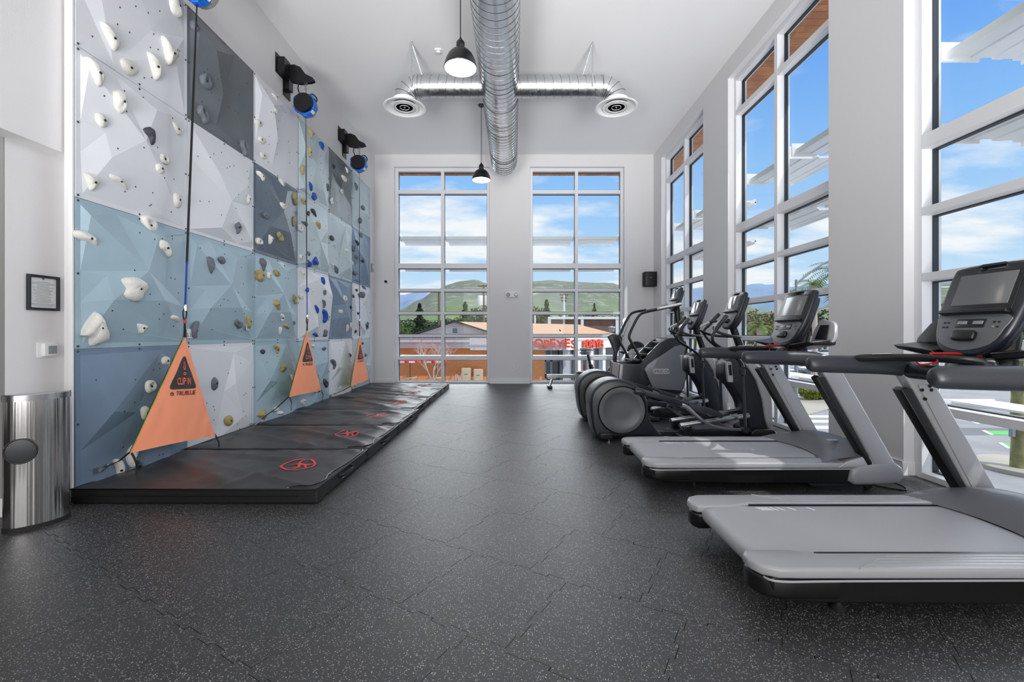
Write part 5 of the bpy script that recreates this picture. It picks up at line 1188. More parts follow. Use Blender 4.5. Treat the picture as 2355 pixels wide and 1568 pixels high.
        g = M(); g.plate(rrect(.019, .065, .004), .006, lambda a, b, c: (X0+1.735+a-b*.10, Y0+s_*.197+c, .885+b), .001); part('cover_inset', g, 'black', bh, world=True)
    # front column
    col_ = [(1.74, 1.0), (1.80, 1.03), (1.90, 1.04), (1.94, 1.01), (2.0, .91), (2.09, .77), (2.17, .53), (2.205, .30), (2.24, .16), (2.26, .08), (2.02, .07), (2.01, .17), (1.944, .39), (1.918, .479), (1.80, .669), (1.70, .758), (1.70, .94)]
    g = M(); g.side(q(smooth2(col_, 2)), Y0-.13, Y0+.13, .03); part('front_column', g, 'navy_black', t, world=True, ang=50)
    g = M(); ol = [(1.94, 1.04), (2.02, 1.015), (2.15, .91), (2.245, .72), (2.29, .52), (2.30, .39), (2.30, .12), (2.24, .14), (2.20, .28), (2.165, .51), (2.085, .75), (1.99, .90), (1.92, .99)]
    g.side(q(ol), Y0-.145, Y0+.145, .02); part('column_shell', g, 'silver_grey', t, world=True, ang=50)
    g = M(); g.side(q([(1.98, .06), (1.98, .12), (2.05, .16), (2.26, .15), (2.31, .10), (2.31, .03), (2.0, .03)]), Y0-.24, Y0+.24, .02); part('front_base', g, 'black', t, world=True, ang=50)
    g = M(); g.side(q([(.70, .03), (.70, .10), (2.0, .10), (2.0, .03)]), Y0-.055, Y0+.055, .012); g.add([], []); part('base_beam', g, 'navy_black', t, world=True)
    for s_ in (-1, 1):
        g = M(); yy = Y0+s_*.16; g.side(q([(1.12, .17), (1.12, .205), (1.98, .335), (1.98, .29)]), yy-.045, yy+.045, .006); part('ramp_track', g, 'aluminium', t, world=True)
        g = M(); g.side(q([(1.12, .205), (1.12, .216), (1.98, .346), (1.98, .335)]), yy-.012, yy+.012, .002); part('track_rib', g, 'aluminium', t, world=True)
        g = M(); yy = Y0+s_*.20; g.box(X0+1.15, X0+1.25, yy-.03, yy+.03, .03, .19); part('ramp_support', g, 'black', t, world=True, bevel=.008)
    g = M(); g.box(X0+1.10, X0+1.22, Y0-.26, Y0+.26, .02, .075); part('rear_crossbar', g, 'charcoal', t, world=True, bevel=.01)
    g = M(); g.tube([(X0+2.02, Y0, .98), (X0+1.95, Y0, 1.20), (X0+1.86, Y0, 1.45)], .048, 16); part('mast', g, 'black', t, world=True)
    # fixed handlebar loop
    for s_ in (-1, 1):
        g = M(); pts = [(1.955, .02, 1.30), (1.88, .16, 1.30), (1.74, .22, 1.31), (1.62, .22, 1.34), (1.53, .21, 1.39), (1.55, .19, 1.44), (1.63, .15, 1.49), (1.72, .12, 1.50)]
        g.tube([(X0+a, Y0+s_*b, c) for a, b, c in pts], .0165, 10, smooth=4); part('fixed_handlebar', g, 'charcoal' if s_ < 0 else 'black', t, world=True, ang=60)
        g = M(); g.tube([(X0+a, Y0+s_*b, c) for a, b, c in pts[4:7]], .019, 10, smooth=4); part('pulse_grip', g, 'silver_grey', t, world=True, ang=60)
    t['yc'] = Y0; console(t, (X0+1.79, 1.395), (X0+1.955, 1.865), .40, False, 'screen'); del t['yc']
    return t
el = make_elliptical((.96, 5.72, 0), 'nearer elliptical trainer with big round grey flywheel cover')
el2 = copy_tree(el); el2.location = (.985, 6.95, 0); el2['label'] = 'farther elliptical trainer, its round cover half hidden by the nearer one'

# ------------------------------------------------------------------ stair climber
d0 = 7.95; yn, yf = d0, d0+.72; PT = lambda px, py, d=d0: ((px-CX)*d/F, H-(py-CY)*d/F)
t = thing('stair_climber', 'grey stair climber with brand plate and long curved handrails, behind the ellipticals', 'stair climber', (2.5, d0+.36, 0))
ol = [PT(*p) for p in ((1427, 838), (1474, 837), (1492, 815), (1519, 788), (1538, 778), (1562, 777), (1579, 786), (1584, 812), (1585, 850), (1570, 903), (1545, 912))]+[(PT(1545, 912)[0], .06), (PT(1424, 912)[0], .06), PT(1422, 880)]
g = M(); g.side(ol, yn+.02, yn+.10, .012); g.side(ol, yf-.10, yf-.02, .012); part('body_side', g, 'navy_black', t, world=True)
g = M(); ol2 = [PT(1534, 779), PT(1562, 778), PT(1579, 787), PT(1584, 812), PT(1585, 850), PT(1570, 903), (PT(1560, 903)[0], .06), (PT(1500, 903)[0], .06), PT(1515, 840)]
g.side(ol2, yn+.06, yf-.06, .02); part('drive_housing', g, 'mid_grey', t, world=True, ang=50)
g = M(); g.side([PT(*p) for p in ((1482, 849), (1490, 838), (1552, 796), (1566, 793), (1580, 800), (1583, 826), (1582, 850), (1567, 899), (1503, 893), (1498, 886))], yn-.02, yn+.03, .012); sp_ = part('side_panel', g, 'panel_grey', t, world=True, ang=40)
sp_['label'] = 'pentagonal grey side panel'
g = M(); bx, bz = PT(1521, 854, yn-.02); g.plate(rrect(.155, .046, .04), .012, lambda a, b, c: (bx+a, yn-.024+c, bz+b), .003); bd = part('brand_plate', g, 'brand_silver', t, world=True)
vs, fs = text_mesh('PRECOR', .075, bold=.002, shear=.2, sx=1.0); g = M(); g.add(vs, fs, lambda a, b, c: (bx+.015+a, yn-.0315, bz+b))
for k in range(3): g.box(bx-.145+k*.012, bx-.139+k*.012, yn-.032, yn-.031, bz-.022, bz+.022)
part('lettering', g, 'mid_grey', bd, world=True, flat=True)
g = M(); g.side([PT(*p) for p in ((1424, 882), (1429, 842), (1473, 841), (1473, 905), (1422, 905))], yn-.015, yn+.02, .008); part('step_cover', g, 'charcoal', t, world=True)
g = M(); g.side([PT(*p) for p in ((1420, 905), (1427, 838), (1433, 838), (1428, 905))], yn-.02, yf+.02, .008); part('rear_bumper', g, 'silver_grey', t, world=True)
for k in range(5):
    a, b = 1436+k*22, 842-k*14; x, z = PT(a, b); g = M(); g.box(x, x+.22, yn+.11, yf-.11, z-.04, z+.0); part('step', g, 'black', t, world=True, bevel=.008)
g = M(); g.side([(PT(1424, 900)[0], .0), (PT(1424, 900)[0], .07), (PT(1580, 900)[0], .07), (PT(1580, 900)[0], 0)], yn+.08, yf-.08, .01); part('base', g, 'black', t, world=True)
for yy, pp in ((yn+.05, ((1479, 836), (1463, 806), (1450, 783), (1447, 772), (1456, 750), (1468, 728), (1480, 719), (1510, 712), (1545, 705), (1566, 700))), (yf-.05, ((1453, 836), (1437, 806), (1426, 786), (1424, 774), (1434, 750), (1447, 727), (1458, 718), (1485, 713), (1515, 707), (1535, 702)))):
    dd = yy; g = M(); g.tube([(PT(a, b, dd)[0], yy, PT(a, b, dd)[1]) for a, b in pp], .024, 12, smooth=4); part('handrail', g, 'black', t, world=True, ang=60)
    g = M(); g.tube([(PT(a, b, dd)[0], yy, PT(a, b, dd)[1]+.01) for a, b in pp[7:]], .028, 12); part('steel_grip', g, 'silver_grey', t, world=True)
x1, z1 = PT(1556, 705, yn+.36); x2, z2 = PT(1564, 790, yn+.36); g = M(); g.tube([(x1, yn+.36, z1), (x2, yn+.36, z2)], .055, 14); part('mast', g, 'black', t, world=True)
b_, tp_ = PT(1545, 716, yn+.36), PT(1561, 661, yn+.36)
t['yc'] = yn+.36; console(t, b_, tp_, .40, False); del t['yc']

# ------------------------------------------------------------------ exercise bike, air bike, rower
d0 = 9.5; PT = lambda px, py, d=9.5: ((px-CX)*d/F, H-(py-CY)*d/F); yc = 9.5
t = thing('spin_bike', 'black indoor cycling bike with grey saddle in front of the back window', 'exercise bike', (1.7, yc, 0))
x, z = PT(1349, 804); g = M()
g.tube([(x-.13, yc, z), (x-.05, yc, z+.012), (x+.05, yc, z+.005), (x+.14, yc, z-.012)], [.07, .085, .045, .022], 12, oval=(.45, 1.0), up=(0, 0, 1), smooth=3); part('saddle', g, 'rail_grey', t, world=True, ang=60)
g = M(); g.box(x-.15, x+.05, yc-.03, yc+.03, z-.08, z-.055); part('saddle_slider', g, 'black', t, world=True, bevel=.006)
xa, za = PT(1352, 814); xb, zb = PT(1363, 862); g = M(); g.tube([(xa, yc, za), (xb, yc, zb)], .028, 10); part('seat_post', g, 'black', t, world=True)
g = M(); xm, zm = PT(1358, 838); g.tube([(xm, yc, zm), (xb+.02, yc, zb-.05)], .045, 10); g.tube([(xb, yc, zb-.02), (xb+.35, yc, zb-.10), (xb+.8, yc, zb+.05)], .05, 10, smooth=3); g.tube([(xb, yc, zb), (xb-.12, yc, .06)], .04, 8); g.tube([(xb+.8, yc, zb), (xb+.95, yc, .06)], .04, 8); part('frame', g, 'black', t, world=True)
g = M(); g.box(xb-.19, xb-.09, yc-.26, yc+.26, 0, .06); g2 = M().box(xb+.9, xb+1.0, yc-.26, yc+.26, 0, .06); part('stabiliser', g, 'silver_grey', t, world=True, bevel=.01); part('stabiliser', g2, 'silver_grey', t, world=True, bevel=.01)
g = M(); g.lathe([(.05, -.02), (.22, -.02), (.235, -.01), (.235, .01), (.22, .02), (.05, .02)], (xb+.70, yc, .33), 'y', 32); part('flywheel', g, 'steel', t, world=True)
g = M(); g.lathe([(0, -.01), (.09, -.01), (.09, .01), (0, .01)], (xb+.3, yc-.06, .38), 'y', 24); part('chainring', g, 'steel', t, world=True)
for s_ in (-1, 1):
    cx_, cz_ = xb+.3+s_*.12, .38+s_*.11; g = M(); g.tube([(xb+.3, yc+s_*.08, .38), (cx_, yc+s_*.10, cz_)], .012, 6); g.box(cx_-.05, cx_+.05, yc+s_*.16-.045, yc+s_*.16+.045, cz_-.015, cz_+.015); part('pedal', g, 'black', t, world=True)
g = M(); g.tube([(xb+.75, yc, zb), (xb+.72, yc, zb+.45)], .028, 8); g.tube([(xb+.72, yc-.22, zb+.45), (xb+.60, yc-.10, zb+.5), (xb+.60, yc+.10, zb+.5), (xb+.72, yc+.22, zb+.45)], .016, 8, smooth=3); part('handlebar', g, 'black', t, world=True)
g = M(); x, z = PT(1344, 844); g.box(x-.02, x+.01, yc-.03, yc-.02, z-.05, z+.05); part('warning_sticker', g, 'red', t, world=True, flat=True)
# upright machine with the tall V-shaped neck
d0 = 8.95; PT = lambda px, py, d=8.95: ((px-CX)*d/F, H-(py-CY)*d/F); yc = 9.0
t = thing('upright_bike', 'dark exercise bike with tall V-shaped neck and tilted console', 'exercise bike', (2.05, yc, 0))
ol = [PT(*p) for p in ((1398, 773), (1407, 768), (1422, 770), (1432, 776), (1430, 790), (1424, 802), (1420, 812), (1418, 832), (1411, 832), (1412, 808), (1408, 795), (1404, 785))]
g = M(); g.side(ol, yc-.07, yc+.07, .02); part('neck', g, 'charcoal', t, world=True, ang=50)
g = M(); x, z = PT(1436, 752); fn_ = lambda a, b, c: (x+b*.35+c, yc+a, z+b); g.plate(rrect(.19, .19, .03), .05, fn_, .01); part('console', g, 'silver_grey', t, world=True)
g = M(); g.plate(rrect(.15, .12, .01), .006, lambda a, b, c: (x-.028+b*.35+c, yc+a, z+b), .001); part('screen', g, 'screen', t, world=True)
g = M(); g.side([PT(*p) for p in ((1407, 830), (1430, 830), (1438, 842), (1436, 880), (1404, 880))], yc-.16, yc+.16, .03); part('drive_housing', g, 'navy_black', t, world=True, ang=50)
x0, z0 = PT(1404, 870); g = M(); g.box(x0, x0+.9, yc-.05, yc+.05, .03, z0+.1); g.box(x0-.04, x0+.06, yc-.26, yc+.26, 0, .06); g.box(x0+.85, x0+.95, yc-.26, yc+.26, 0, .06); part('base_frame', g, 'black', t, world=True, bevel=.01)
g = M(); xs, zs = PT(1447, 800); g.tube([(x0+.7, yc, .2), (x0+.65, yc, .75)], .03, 8); g.box(x0+.50, x0+.80, yc-.14, yc+.14, .75, .83); part('seat', g, 'charcoal', t, world=True, bevel=.02)
# air bike: caged fan and grey body
d0 = 10.1; PT = lambda px, py, d=10.1: ((px-CX)*d/F, H-(py-CY)*d/F); yc = 10.1
t = thing('air_rower', 'grey fan exercise machine with black round fan cage in the far corner', 'exercise machine', (2.9, yc, 0))
x, z = PT(1464, 806); R = .21
g = M(); g.lathe([(0, -.06), (R*.9, -.06), (R, -.03), (R, .03), (R*.9, .06), (0, .06)], (x, yc, z), 'y', 40); part('fan_cage', g, 'black_matte', t, world=True)
g = M()
for k in range(18):
    a = 2*PI*k/18; g.tube([(x+math.cos(a)*.03, yc-.066, z+math.sin(a)*.03), (x+math.cos(a)*R*.92, yc-.066, z+math.sin(a)*R*.92)], .003, 4)
part('cage_spoke', g, 'mid_grey', t, world=True)
g = M(); g.side([PT(*p) for p in ((1440, 812), (1448, 803), (1478, 798), (1482, 806), (1478, 834), (1430, 834), (1432, 826))], yc-.12, yc+.12, .02); part('body', g, 'silver_grey', t, world=True, ang=50)
g = M(); g.box(x-.25, x+.15, yc-.06, yc+.06, .04, PT(1440, 832)[1]); g.box(x-.35, x-.25, yc-.25, yc+.25, 0, .06); g.box(x+.2, x+.3, yc-.25, yc+.25, 0, .06); g.box(x-.3, x+.25, yc-.03, yc+.03, .03, .08); part('base_frame', g, 'black', t, world=True, bevel=.01)
# rowing machine
d0 = 10.85; PT = lambda px, py, d=10.85: ((px-CX)*d/F, H-(py-CY)*d/F); yc = 10.85
t = thing('rowing_machine', 'rowing machine with long aluminium rail in front of the back window', 'rowing machine', (1.6, yc, 0))
xa, za = PT(1255, 865); xb = xa+1.5
g = M(); g.box(xa, xb, yc-.04, yc+.04, za-.04, za+.045); part('slide_rail', g, 'aluminium', t, world=True, bevel=.008)
g = M(); g.box(xa-.02, xa+.02, yc-.05, yc+.05, za-.05, za+.07); part('end_stop', g, 'black', t, world=True, bevel=.01)
xf, zf = PT(1261, 889); g = M(); g.tube([(xa+.16, yc, za-.03), (xa+.10, yc, .06)], .035, 8, oval=(1, .5)); g.box(xa+.05, xa+.25, yc-.03, yc+.03, za-.06, za-.035); part('rear_leg', g, 'aluminium', t, world=True)
g = M(); g.box(xa+.04, xa+.15, yc-.20, yc+.20, 0, .06); part('rear_foot', g, 'black', t, world=True, bevel=.015)
g = M(); g.box(xa+.75, xa+1.05, yc-.15, yc+.15, za+.06, za+.12); part('seat', g, 'charcoal', t, world=True, bevel=.025)
g = M(); g.lathe([(0, -.08), (.24, -.08), (.26, -.05), (.26, .05), (.24, .08), (0, .08)], (xb+.25, yc, .34), 'y', 36); part('flywheel_housing', g, 'charcoal', t, world=True)
g = M(); g.box(xb+.1, xb+.5, yc-.22, yc+.22, 0, .06); g.box(xb, xb+.3, yc-.04, yc+.04, .05, .34); part('front_leg', g, 'charcoal', t, world=True, bevel=.01)
# thin cable on the floor behind the second treadmill
g = M(); g.tube([(3.10, 4.0, .012), (3.22, 3.86, .008), (3.36, 3.80, .006), (3.42, 3.95, .006), (3.30, 4.1, .006), (3.45, 4.3, .006), (3.6, 4.6, .006)], .006, 6, smooth=4); tag(part('power_cable', g, 'black'), 'thin black power cable looping from the second treadmill to the wall', 'cable')
# ------------------------------------------------------------------ outside: ground, street, hills
GZ = -3.15; GD = H-GZ
def gp(px, py, z=0): d = F*(GD-z)/(py-CY); return Vector(((px-CX)*d/F, d, GZ+z))
g = M(); g.add([(-900, -60, GZ), (900, -60, GZ), (900, 900, GZ), (-900, 900, GZ)], [(0, 1, 2, 3)]); struct(part('ground', g, 'asphalt', flat=True))
def slab(name, pts, z0, z1, m, kind='structure'):
    n = len(pts); g = M(); g.v = [Vector((p.x, p.y, GZ+z1)) for p in pts]+[Vector((p.x, p.y, GZ+z0)) for p in pts]
    g.f = [tuple(range(n)), tuple(range(2*n-1, n-1, -1))]+[(i, i+n, (i+1) % n+n, (i+1) % n) for i in range(n)]
    o = part(name, g, m, flat=True); o['kind'] = kind; return o
V2 = lambda x, y: Vector((x, y, GZ))
slab('sidewalk', [V2(4.4, -8), V2(6.6, -8), V2(6.6, 12.2), V2(5, 14.5), V2(-14, 14.5), V2(-14, 12.1), V2(4.4, 12.1)], 0, .03, 'concrete')
o = slab('traffic_island', [gp(1838, 918), gp(1905, 905), gp(1990, 905), gp(1990, 960), gp(1905, 942), gp(1838, 960)], 0, .05, 'concrete')
tag(slab('asphalt_patch', [gp(2140, 984), gp(2420, 984), gp(2420, 1000), gp(2140, 1001)], 0, .005, 'asphalt_dark', 'thing'), 'darker asphalt repair strip crossing the street between bike lane marks', 'road patch')
for k, (a, b) in enumerate(((955, 960), (966, 971.5), (979, 986), (996, 1004))):
    tag(slab('crosswalk_stripe', [gp(1832, a), gp(1925, a+.3), gp(1925, b+.3), gp(1832, b)], 0, .008, 'road_white', 'thing'), ['farthest', 'second farthest', 'second nearest', 'nearest'][k]+' white crosswalk stripe on the street', 'road marking', 'crosswalk stripes')
for k, (x0, x1, ya, yb, x2) in enumerate(((2228, 2245, 967, 974.5, 2322), (2258, 2277, 990.5, 1000, 2352), (2297, 2316, 1019, 1031, 2420))):
    t = thing('bike_lane_mark', ['farthest', 'middle', 'nearest'][k]+' green bike lane dash edged in white on the street', 'road marking', gp(x0, ya), 'green bike lane dashes')
    w_ = (x1-x0)*.55
    P_ = [gp(x0+6, ya), gp(x2, ya+.5), gp(x2+18, yb+.5), gp(x1+9, yb)]
    g = M(); g.add([(p.x, p.y, GZ+h) for h in (.012, 0) for p in P_], [(0, 1, 2, 3), (7, 6, 5, 4), (0, 4, 5, 1), (1, 5, 6, 2), (2, 6, 7, 3), (3, 7, 4, 0)]); part('green_band', g, 'road_green', t, world=True, flat=True)
    for (a, b) in ((x0-1, x1), (x2-4, x2+13)):
        P_ = [gp(a, ya-.5), gp(a+9, ya-.5), gp(b+9, yb), gp(b, yb)]
        g = M(); g.add([(p.x, p.y, GZ+h) for h in (.016, 0) for p in P_], [(0, 1, 2, 3), (7, 6, 5, 4), (0, 4, 5, 1), (1, 5, 6, 2), (2, 6, 7, 3), (3, 7, 4, 0)]); part('white_edge', g, 'road_white', t, world=True, flat=True)
# planter kerb around the mossy trunk
c_ = gp(2350, 1085); g = M(); g.lathe([(0, .0), (1.35, 0), (1.35, .14), (1.28, .17), (0, .17)], (c_.x+.5, c_.y+.2, GZ), 'z', 40); tag(part('tree_kerb', g, 'concrete'), 'round pale concrete kerb at the foot of the mossy trunk', 'kerb')

def hills(name, mt, R0, R1, ctrl, a0, a1, amp, seed, base=0.0, nr=26, na=260):
    g = M(); ctrl = sorted(ctrl)
    def prof(px):
        if px <= ctrl[0][0]: return ctrl[0][1]
        for (xa, ya), (xb, yb) in zip(ctrl, ctrl[1:]):
            if px <= xb: t = (px-xa)/(xb-xa); t = t*t*(3-2*t); return ya+(yb-ya)*t
        return ctrl[-1][1]
    for i in range(na+1):
        px = a0+(a1-a0)*i/na; tx = (px-CX)/F; zr = H+(CY-prof(px))*R1/F
        for j in range(nr+1):
            f_ = j/nr; d = R0+(R1*1.25-R0)*f_; q = min(1, (d-R0)/(R1-R0)); s_ = q**1.15
            z = GZ-.5+(zr-GZ)*s_; 
            if d > R1: z -= (d-R1)*.25
            nz = noise.fractal(Vector((tx*d/60+seed, d/60, seed)), 1.0, 2.0, 5); z += amp*nz*min(1, q*1.6)*(1-q*.75)
            g.v.append(Vector((tx*d, d, z)))
    for i in range(na):
        for j in range(nr): a = i*(nr+1)+j; g.f.append((a, a+1, a+nr+2, a+nr+1))
    return struct(part(name, g, mt, ang=180))
hills('far_hills', 'hill_blue', 900, 1800, [(300, 690), (600, 684), (915, 676), (950, 671), (1010, 674), (1100, 680), (1300, 700), (1500, 668), (1590, 662), (1640, 655), (1700, 652), (1780, 651), (1850, 658), (1900, 652), (2000, 645), (2100, 636), (2200, 632), (2355, 640), (2700, 650)], 300, 2900, 30, 3)
hills('hills', 'hill_green', 150, 520, [(300, 740), (700, 735), (905, 718), (930, 708), (960, 692), (1000, 669), (1030, 655), (1060, 648), (1090, 648), (1125, 652), (1180, 647), (1223, 643), (1260, 642), (1300, 646), (1335, 643), (1380, 646), (1410, 648), (1440, 656), (1500, 676), (1560, 690), (1620, 690), (1700, 700), (1760, 716), (1850, 712), (1950, 690), (2100, 660), (2145, 650), (2200, 644), (2300, 655), (2600, 690), (2900, 700)], 300, 2900, 13, 8)

# ------------------------------------------------------------------ vegetation
def crown_mesh(c, rx, ry, rz, n, size, seed, conifer=False, palmish=False):
    r = random.Random(seed); g = M()
    blobs = [(Vector((r.uniform(-.45, .45), r.uniform(-.45, .45), r.uniform(-.4, .45))), r.uniform(.4, .65)) for _ in range(7)]
    for _ in range(n):
        if conifer:
            h = r.random()**.8; rad = (1-h)**.8*(.75+.35*math.sin(h*38+seed))*r.random()**.35; a = r.uniform(0, 2*PI); p = Vector((math.cos(a)*rad, math.sin(a)*rad, h*2-1))
        else:
            b, br = r.choice(blobs); d = Vector((r.gauss(0, 1), r.gauss(0, 1), r.gauss(0, 1))).normalized(); p = b+d*br*r.uniform(.75, 1.05)
        p = Vector((p.x*rx, p.y*ry, p.z*rz))+c; u = Vector((r.gauss(0, 1), r.gauss(0, 1), r.gauss(0, 1))).normalized()*size*r.uniform(.6, 1.3); w_ = u.cross(Vector((r.gauss(0, 1), r.gauss(0, 1), r.gauss(0, 1)))).normalized()*size*.6
        k = len(g.v); g.v += [p-u*.5, p+w_*.5, p+u*.5, p-w_*.5]; g.f.append((k, k+1, k+2, k+3))
    return g
def tree(name, lb, px, d, ytop, rx, m, group=None, n=900, conifer=False, ybase=None, bark='bark', size=None, low=.25):
    x = (px-CX)*d/F; zt = H-(ytop-CY)*d/F; zb = GZ; hgt = zt-zb; t = thing(name, lb, 'tree', (x, d, zb), group)
    rz = hgt*(1-low)/2; c = Vector((x, d, zt-rz)); size = size or max(.25, rx*.22)
    part('crown', crown_mesh(c, rx, rx, rz, n, size, int(px*7+d), conifer), m, t, world=True, flat=True, normals=False)
    g = M(); g.tube([(x, d, zb), (x+.05*rx, d, zb+hgt*.5), (x, d, zt-rz*.6)], [hgt*.03+.05, hgt*.02+.04, .03], 7); part('trunk', g, bark, t, world=True); return t
tree('conifer', 'dark conifer behind the white gable, left of the roof', 965, 62, 699, 2.0, 'leaf_dark', n=2200, conifer=True, size=.5, low=.05)
tree('round_tree', 'bushy green tree just above the gable, right of its peak', 1070, 66, 695, 2.4, 'leaf_mid', n=1800, size=.4, conifer=True, low=.2)
tree('round_tree', 'dark green tree beside the utility pole with transformers', 1107, 70, 703, 2.2, 'leaf_dark', n=1500, size=.4)
tree('round_tree', 'pale green tree at the left edge of the right back window', 1238, 72, 694, 2.2, 'leaf_olive', n=1300, size=.45)
tree('conifer', 'green pine between the pale tree and the utility pole', 1257, 70, 690, 2.2, 'leaf_mid', n=2000, conifer=True, size=.45, low=.15)
tree('conifer', 'small brown-green tree above the brick building', 1367, 95, 698, 1.8, 'leaf_olive', n=900, conifer=True, size=.5, low=.1)
rt = random.Random(11); ms = ['leaf_dark', 'leaf_mid', 'leaf_olive', 'leaf_rust', 'leaf_olive']
words = {'leaf_dark': 'dark green', 'leaf_mid': 'mid green', 'leaf_olive': 'olive green', 'leaf_rust': 'rust brown'}
for k, px in enumerate(list(range(908, 1135, 9))+list(range(1222, 1345, 12))+list(range(1350, 1440, 22))):
    d = rt.uniform(72, 120); m = rt.choice(ms); yt = rt.uniform(722, 742) if px < 1222 else rt.uniform(714, 730)
    tree('background_tree', '%s tree in the tree belt behind the roofs, seen through the back windows' % words[m], px+rt.uniform(-5, 5), d, yt, rt.uniform(2.2, 4.2), m, 'tree belt behind the roofs, '+words[m], n=1000, size=.55, low=.1)
for k, px in enumerate(list(range(1545, 1620, 18))+list(range(1690, 1915, 11))+list(range(2140, 2380, 12))):
    d = rt.uniform(95, 150); m = rt.choice(ms); yt = rt.uniform(706, 730) if px < 2000 else rt.uniform(668, 715)
    tree('background_tree', '%s tree in the tree belt across the street, seen through the side windows' % words[m], px+rt.uniform(-5, 5), d, yt, rt.uniform(3.5, 6), m, 'tree belt across the street, '+words[m], n=1000, size=.75, low=.1)
def palm(lb, px, d, ytop, n, L_, trunk_r, m='leaf_palm', ybase=None):
    x = (px-CX)*d/F; zt = H-(ytop-CY)*d/F; t = thing('palm_tree', lb, 'palm', (x, d, GZ)); c = Vector((x, d, zt)); r = random.Random(int(px))
    g = M(); hh = zt-GZ; g.tube([(x, d, GZ), (x+.1, d, GZ+hh*.5), (x, d, zt)], [trunk_r*1.2, trunk_r, trunk_r*.9], 10); part('trunk', g, 'bark_pale', t, world=True)
    for k in range(n):
        a = 2*PI*k/n*1.618*3; el_ = r.uniform(-.2, 1.25); g = M(); dirh = Vector((math.cos(a), math.sin(a), 0)); pts = []
        for q in range(7):
            f_ = q/6; pts.append(c+dirh*L_*f_*math.cos(el_*(1-f_*.5))+Vector((0, 0, L_*(math.sin(el_)*f_-.75*f_*f_))))
        for p0, p1 in zip(pts, pts[1:]):
            dv = p1-p0; sd = dv.cross(Vector((0, 0, 1))).normalized()
            for s_ in (-1, 1):
                for h in range(3):
                    b = p0+dv*(h/3); tip = b+sd*s_*L_*.17+dv*.5-Vector((0, 0, L_*.06)); kk = len(g.v); g.v += [b, b+dv*.16, tip]; g.f.append((kk, kk+1, kk+2))
        part('frond', g, m, t, world=True, flat=True, normals=False)
    return t
palm('tall palm tree behind the street lamp, its crown beside the pillar', 1872, 42, 655, 30, 1.9, .22)
palm('short bushy palm seen between the ellipticals and second treadmill console', 1747, 40, 752, 34, 1.8, .28)
palm('palm with drooping fronds reaching in from behind the pillar', 1925, 30, 625, 26, 2.2, .18, 'leaf_mid')
palm('low yellow-green palm behind the street lamp pole', 1822, 60, 668, 22, 1.8, .2)
# mossy trunk outside the nearest window
c_ = gp(2340, 1086); t = thing('street_tree', 'mossy tree trunk outside the nearest window, rising from a round kerb', 'tree', c_)
g = M(); g.tube([(c_.x, c_.y, GZ), (c_.x+.02, c_.y, GZ+1), (c_.x-.02, c_.y, GZ+2.4), (c_.x, c_.y, GZ+4.0)], [.19, .165, .15, .13], 16, smooth=6)
for v in g.v: v += Vector((noise.noise(v*2), noise.noise(v*2+Vector((5, 0, 0))), 0))*.02
part('trunk', g, 'moss_bark', t, world=True); part('crown', crown_mesh(Vector((c_.x+.5, c_.y, GZ+4.6)), 1.0, 1.0, .7, 700, .22, 5), 'leaf_mid', t, world=True, flat=True, normals=False)
g = M(); g.box(c_.x-.28, c_.x-.16, c_.y-.1, c_.y+.02, GZ+1.15, GZ+1.42); tag(part('utility_box', g, 'pole_grey', bevel=.02), 'small grey utility box strapped to the mossy trunk', 'utility box')
# hedge at the corner
a = gp(1834, 925); t = thing('hedge', 'yellow-green hedge on the corner across the crosswalk', 'hedge', gp(1865, 918)); b0 = gp(1865, 918)
g = crown_mesh(Vector((b0.x, b0.y, GZ+.6)), 1.75, 1.1, .62, 5000, .16, 21); part('foliage', g, 'leaf_yellow', t, world=True, flat=True, normals=False)
t = thing('hedge', 'second clump of yellow-green hedge, right of the lamp pole', 'hedge', gp(1905, 915)); b0 = gp(1912, 916)
g = crown_mesh(Vector((b0.x, b0.y, GZ+.5)), 1.4, 1.1, .5, 3000, .16, 22); part('foliage', g, 'leaf_yellow', t, world=True, flat=True, normals=False)
# street lamp with curved mast arm
b0 = gp(1831, 935); t = thing('street_lamp', 'grey street lamp pole with long curved arm beyond the middle side window', 'street lamp', b0)
d = b0.y; zt = H-(643-CY)*d/F
g = M(); g.tube([b0, Vector((b0.x, d, zt))], [.11, .07], 12); part('pole', g, 'pole_grey', t, world=True)
g = M(); P_ = [at(1832, 652, d), at(1850, 637, d), at(1875, 618, d), at(1905, 601, d), at(1950, 588, d), at(2010, 584, d)]; g.tube(P_, .06, 8, smooth=3); part('mast_arm', g, 'pole_grey', t, world=True)
g = M(); g.lathe([(0, 0), (.16, 0), (.13, .06), (.11, .3), (0, .3)], b0, 'z', 12); part('pole_base', g, 'pole_grey', t, world=True)
for (px, yt, yb, lb) in ((2165, 659, 770, 'second street lamp pole with thin white arm, far across the street'),):
    d = 70; x = (px-CX)*d/F; t = thing('street_lamp', lb, 'street lamp', (x, d, GZ)); g = M(); g.tube([(x-8, d, GZ), (x-8, d, H+(CY-664)*d/F)], .1, 8); part('pole', g, 'pole_grey', t, world=True)
    g = M(); g.tube([at(px-100, 670, d), at(px-20, 662, d), at(px+10, 660, d), at(px+45, 658, d)], .09, 6, smooth=3); part('mast_arm', g, 'road_white', t, world=True)
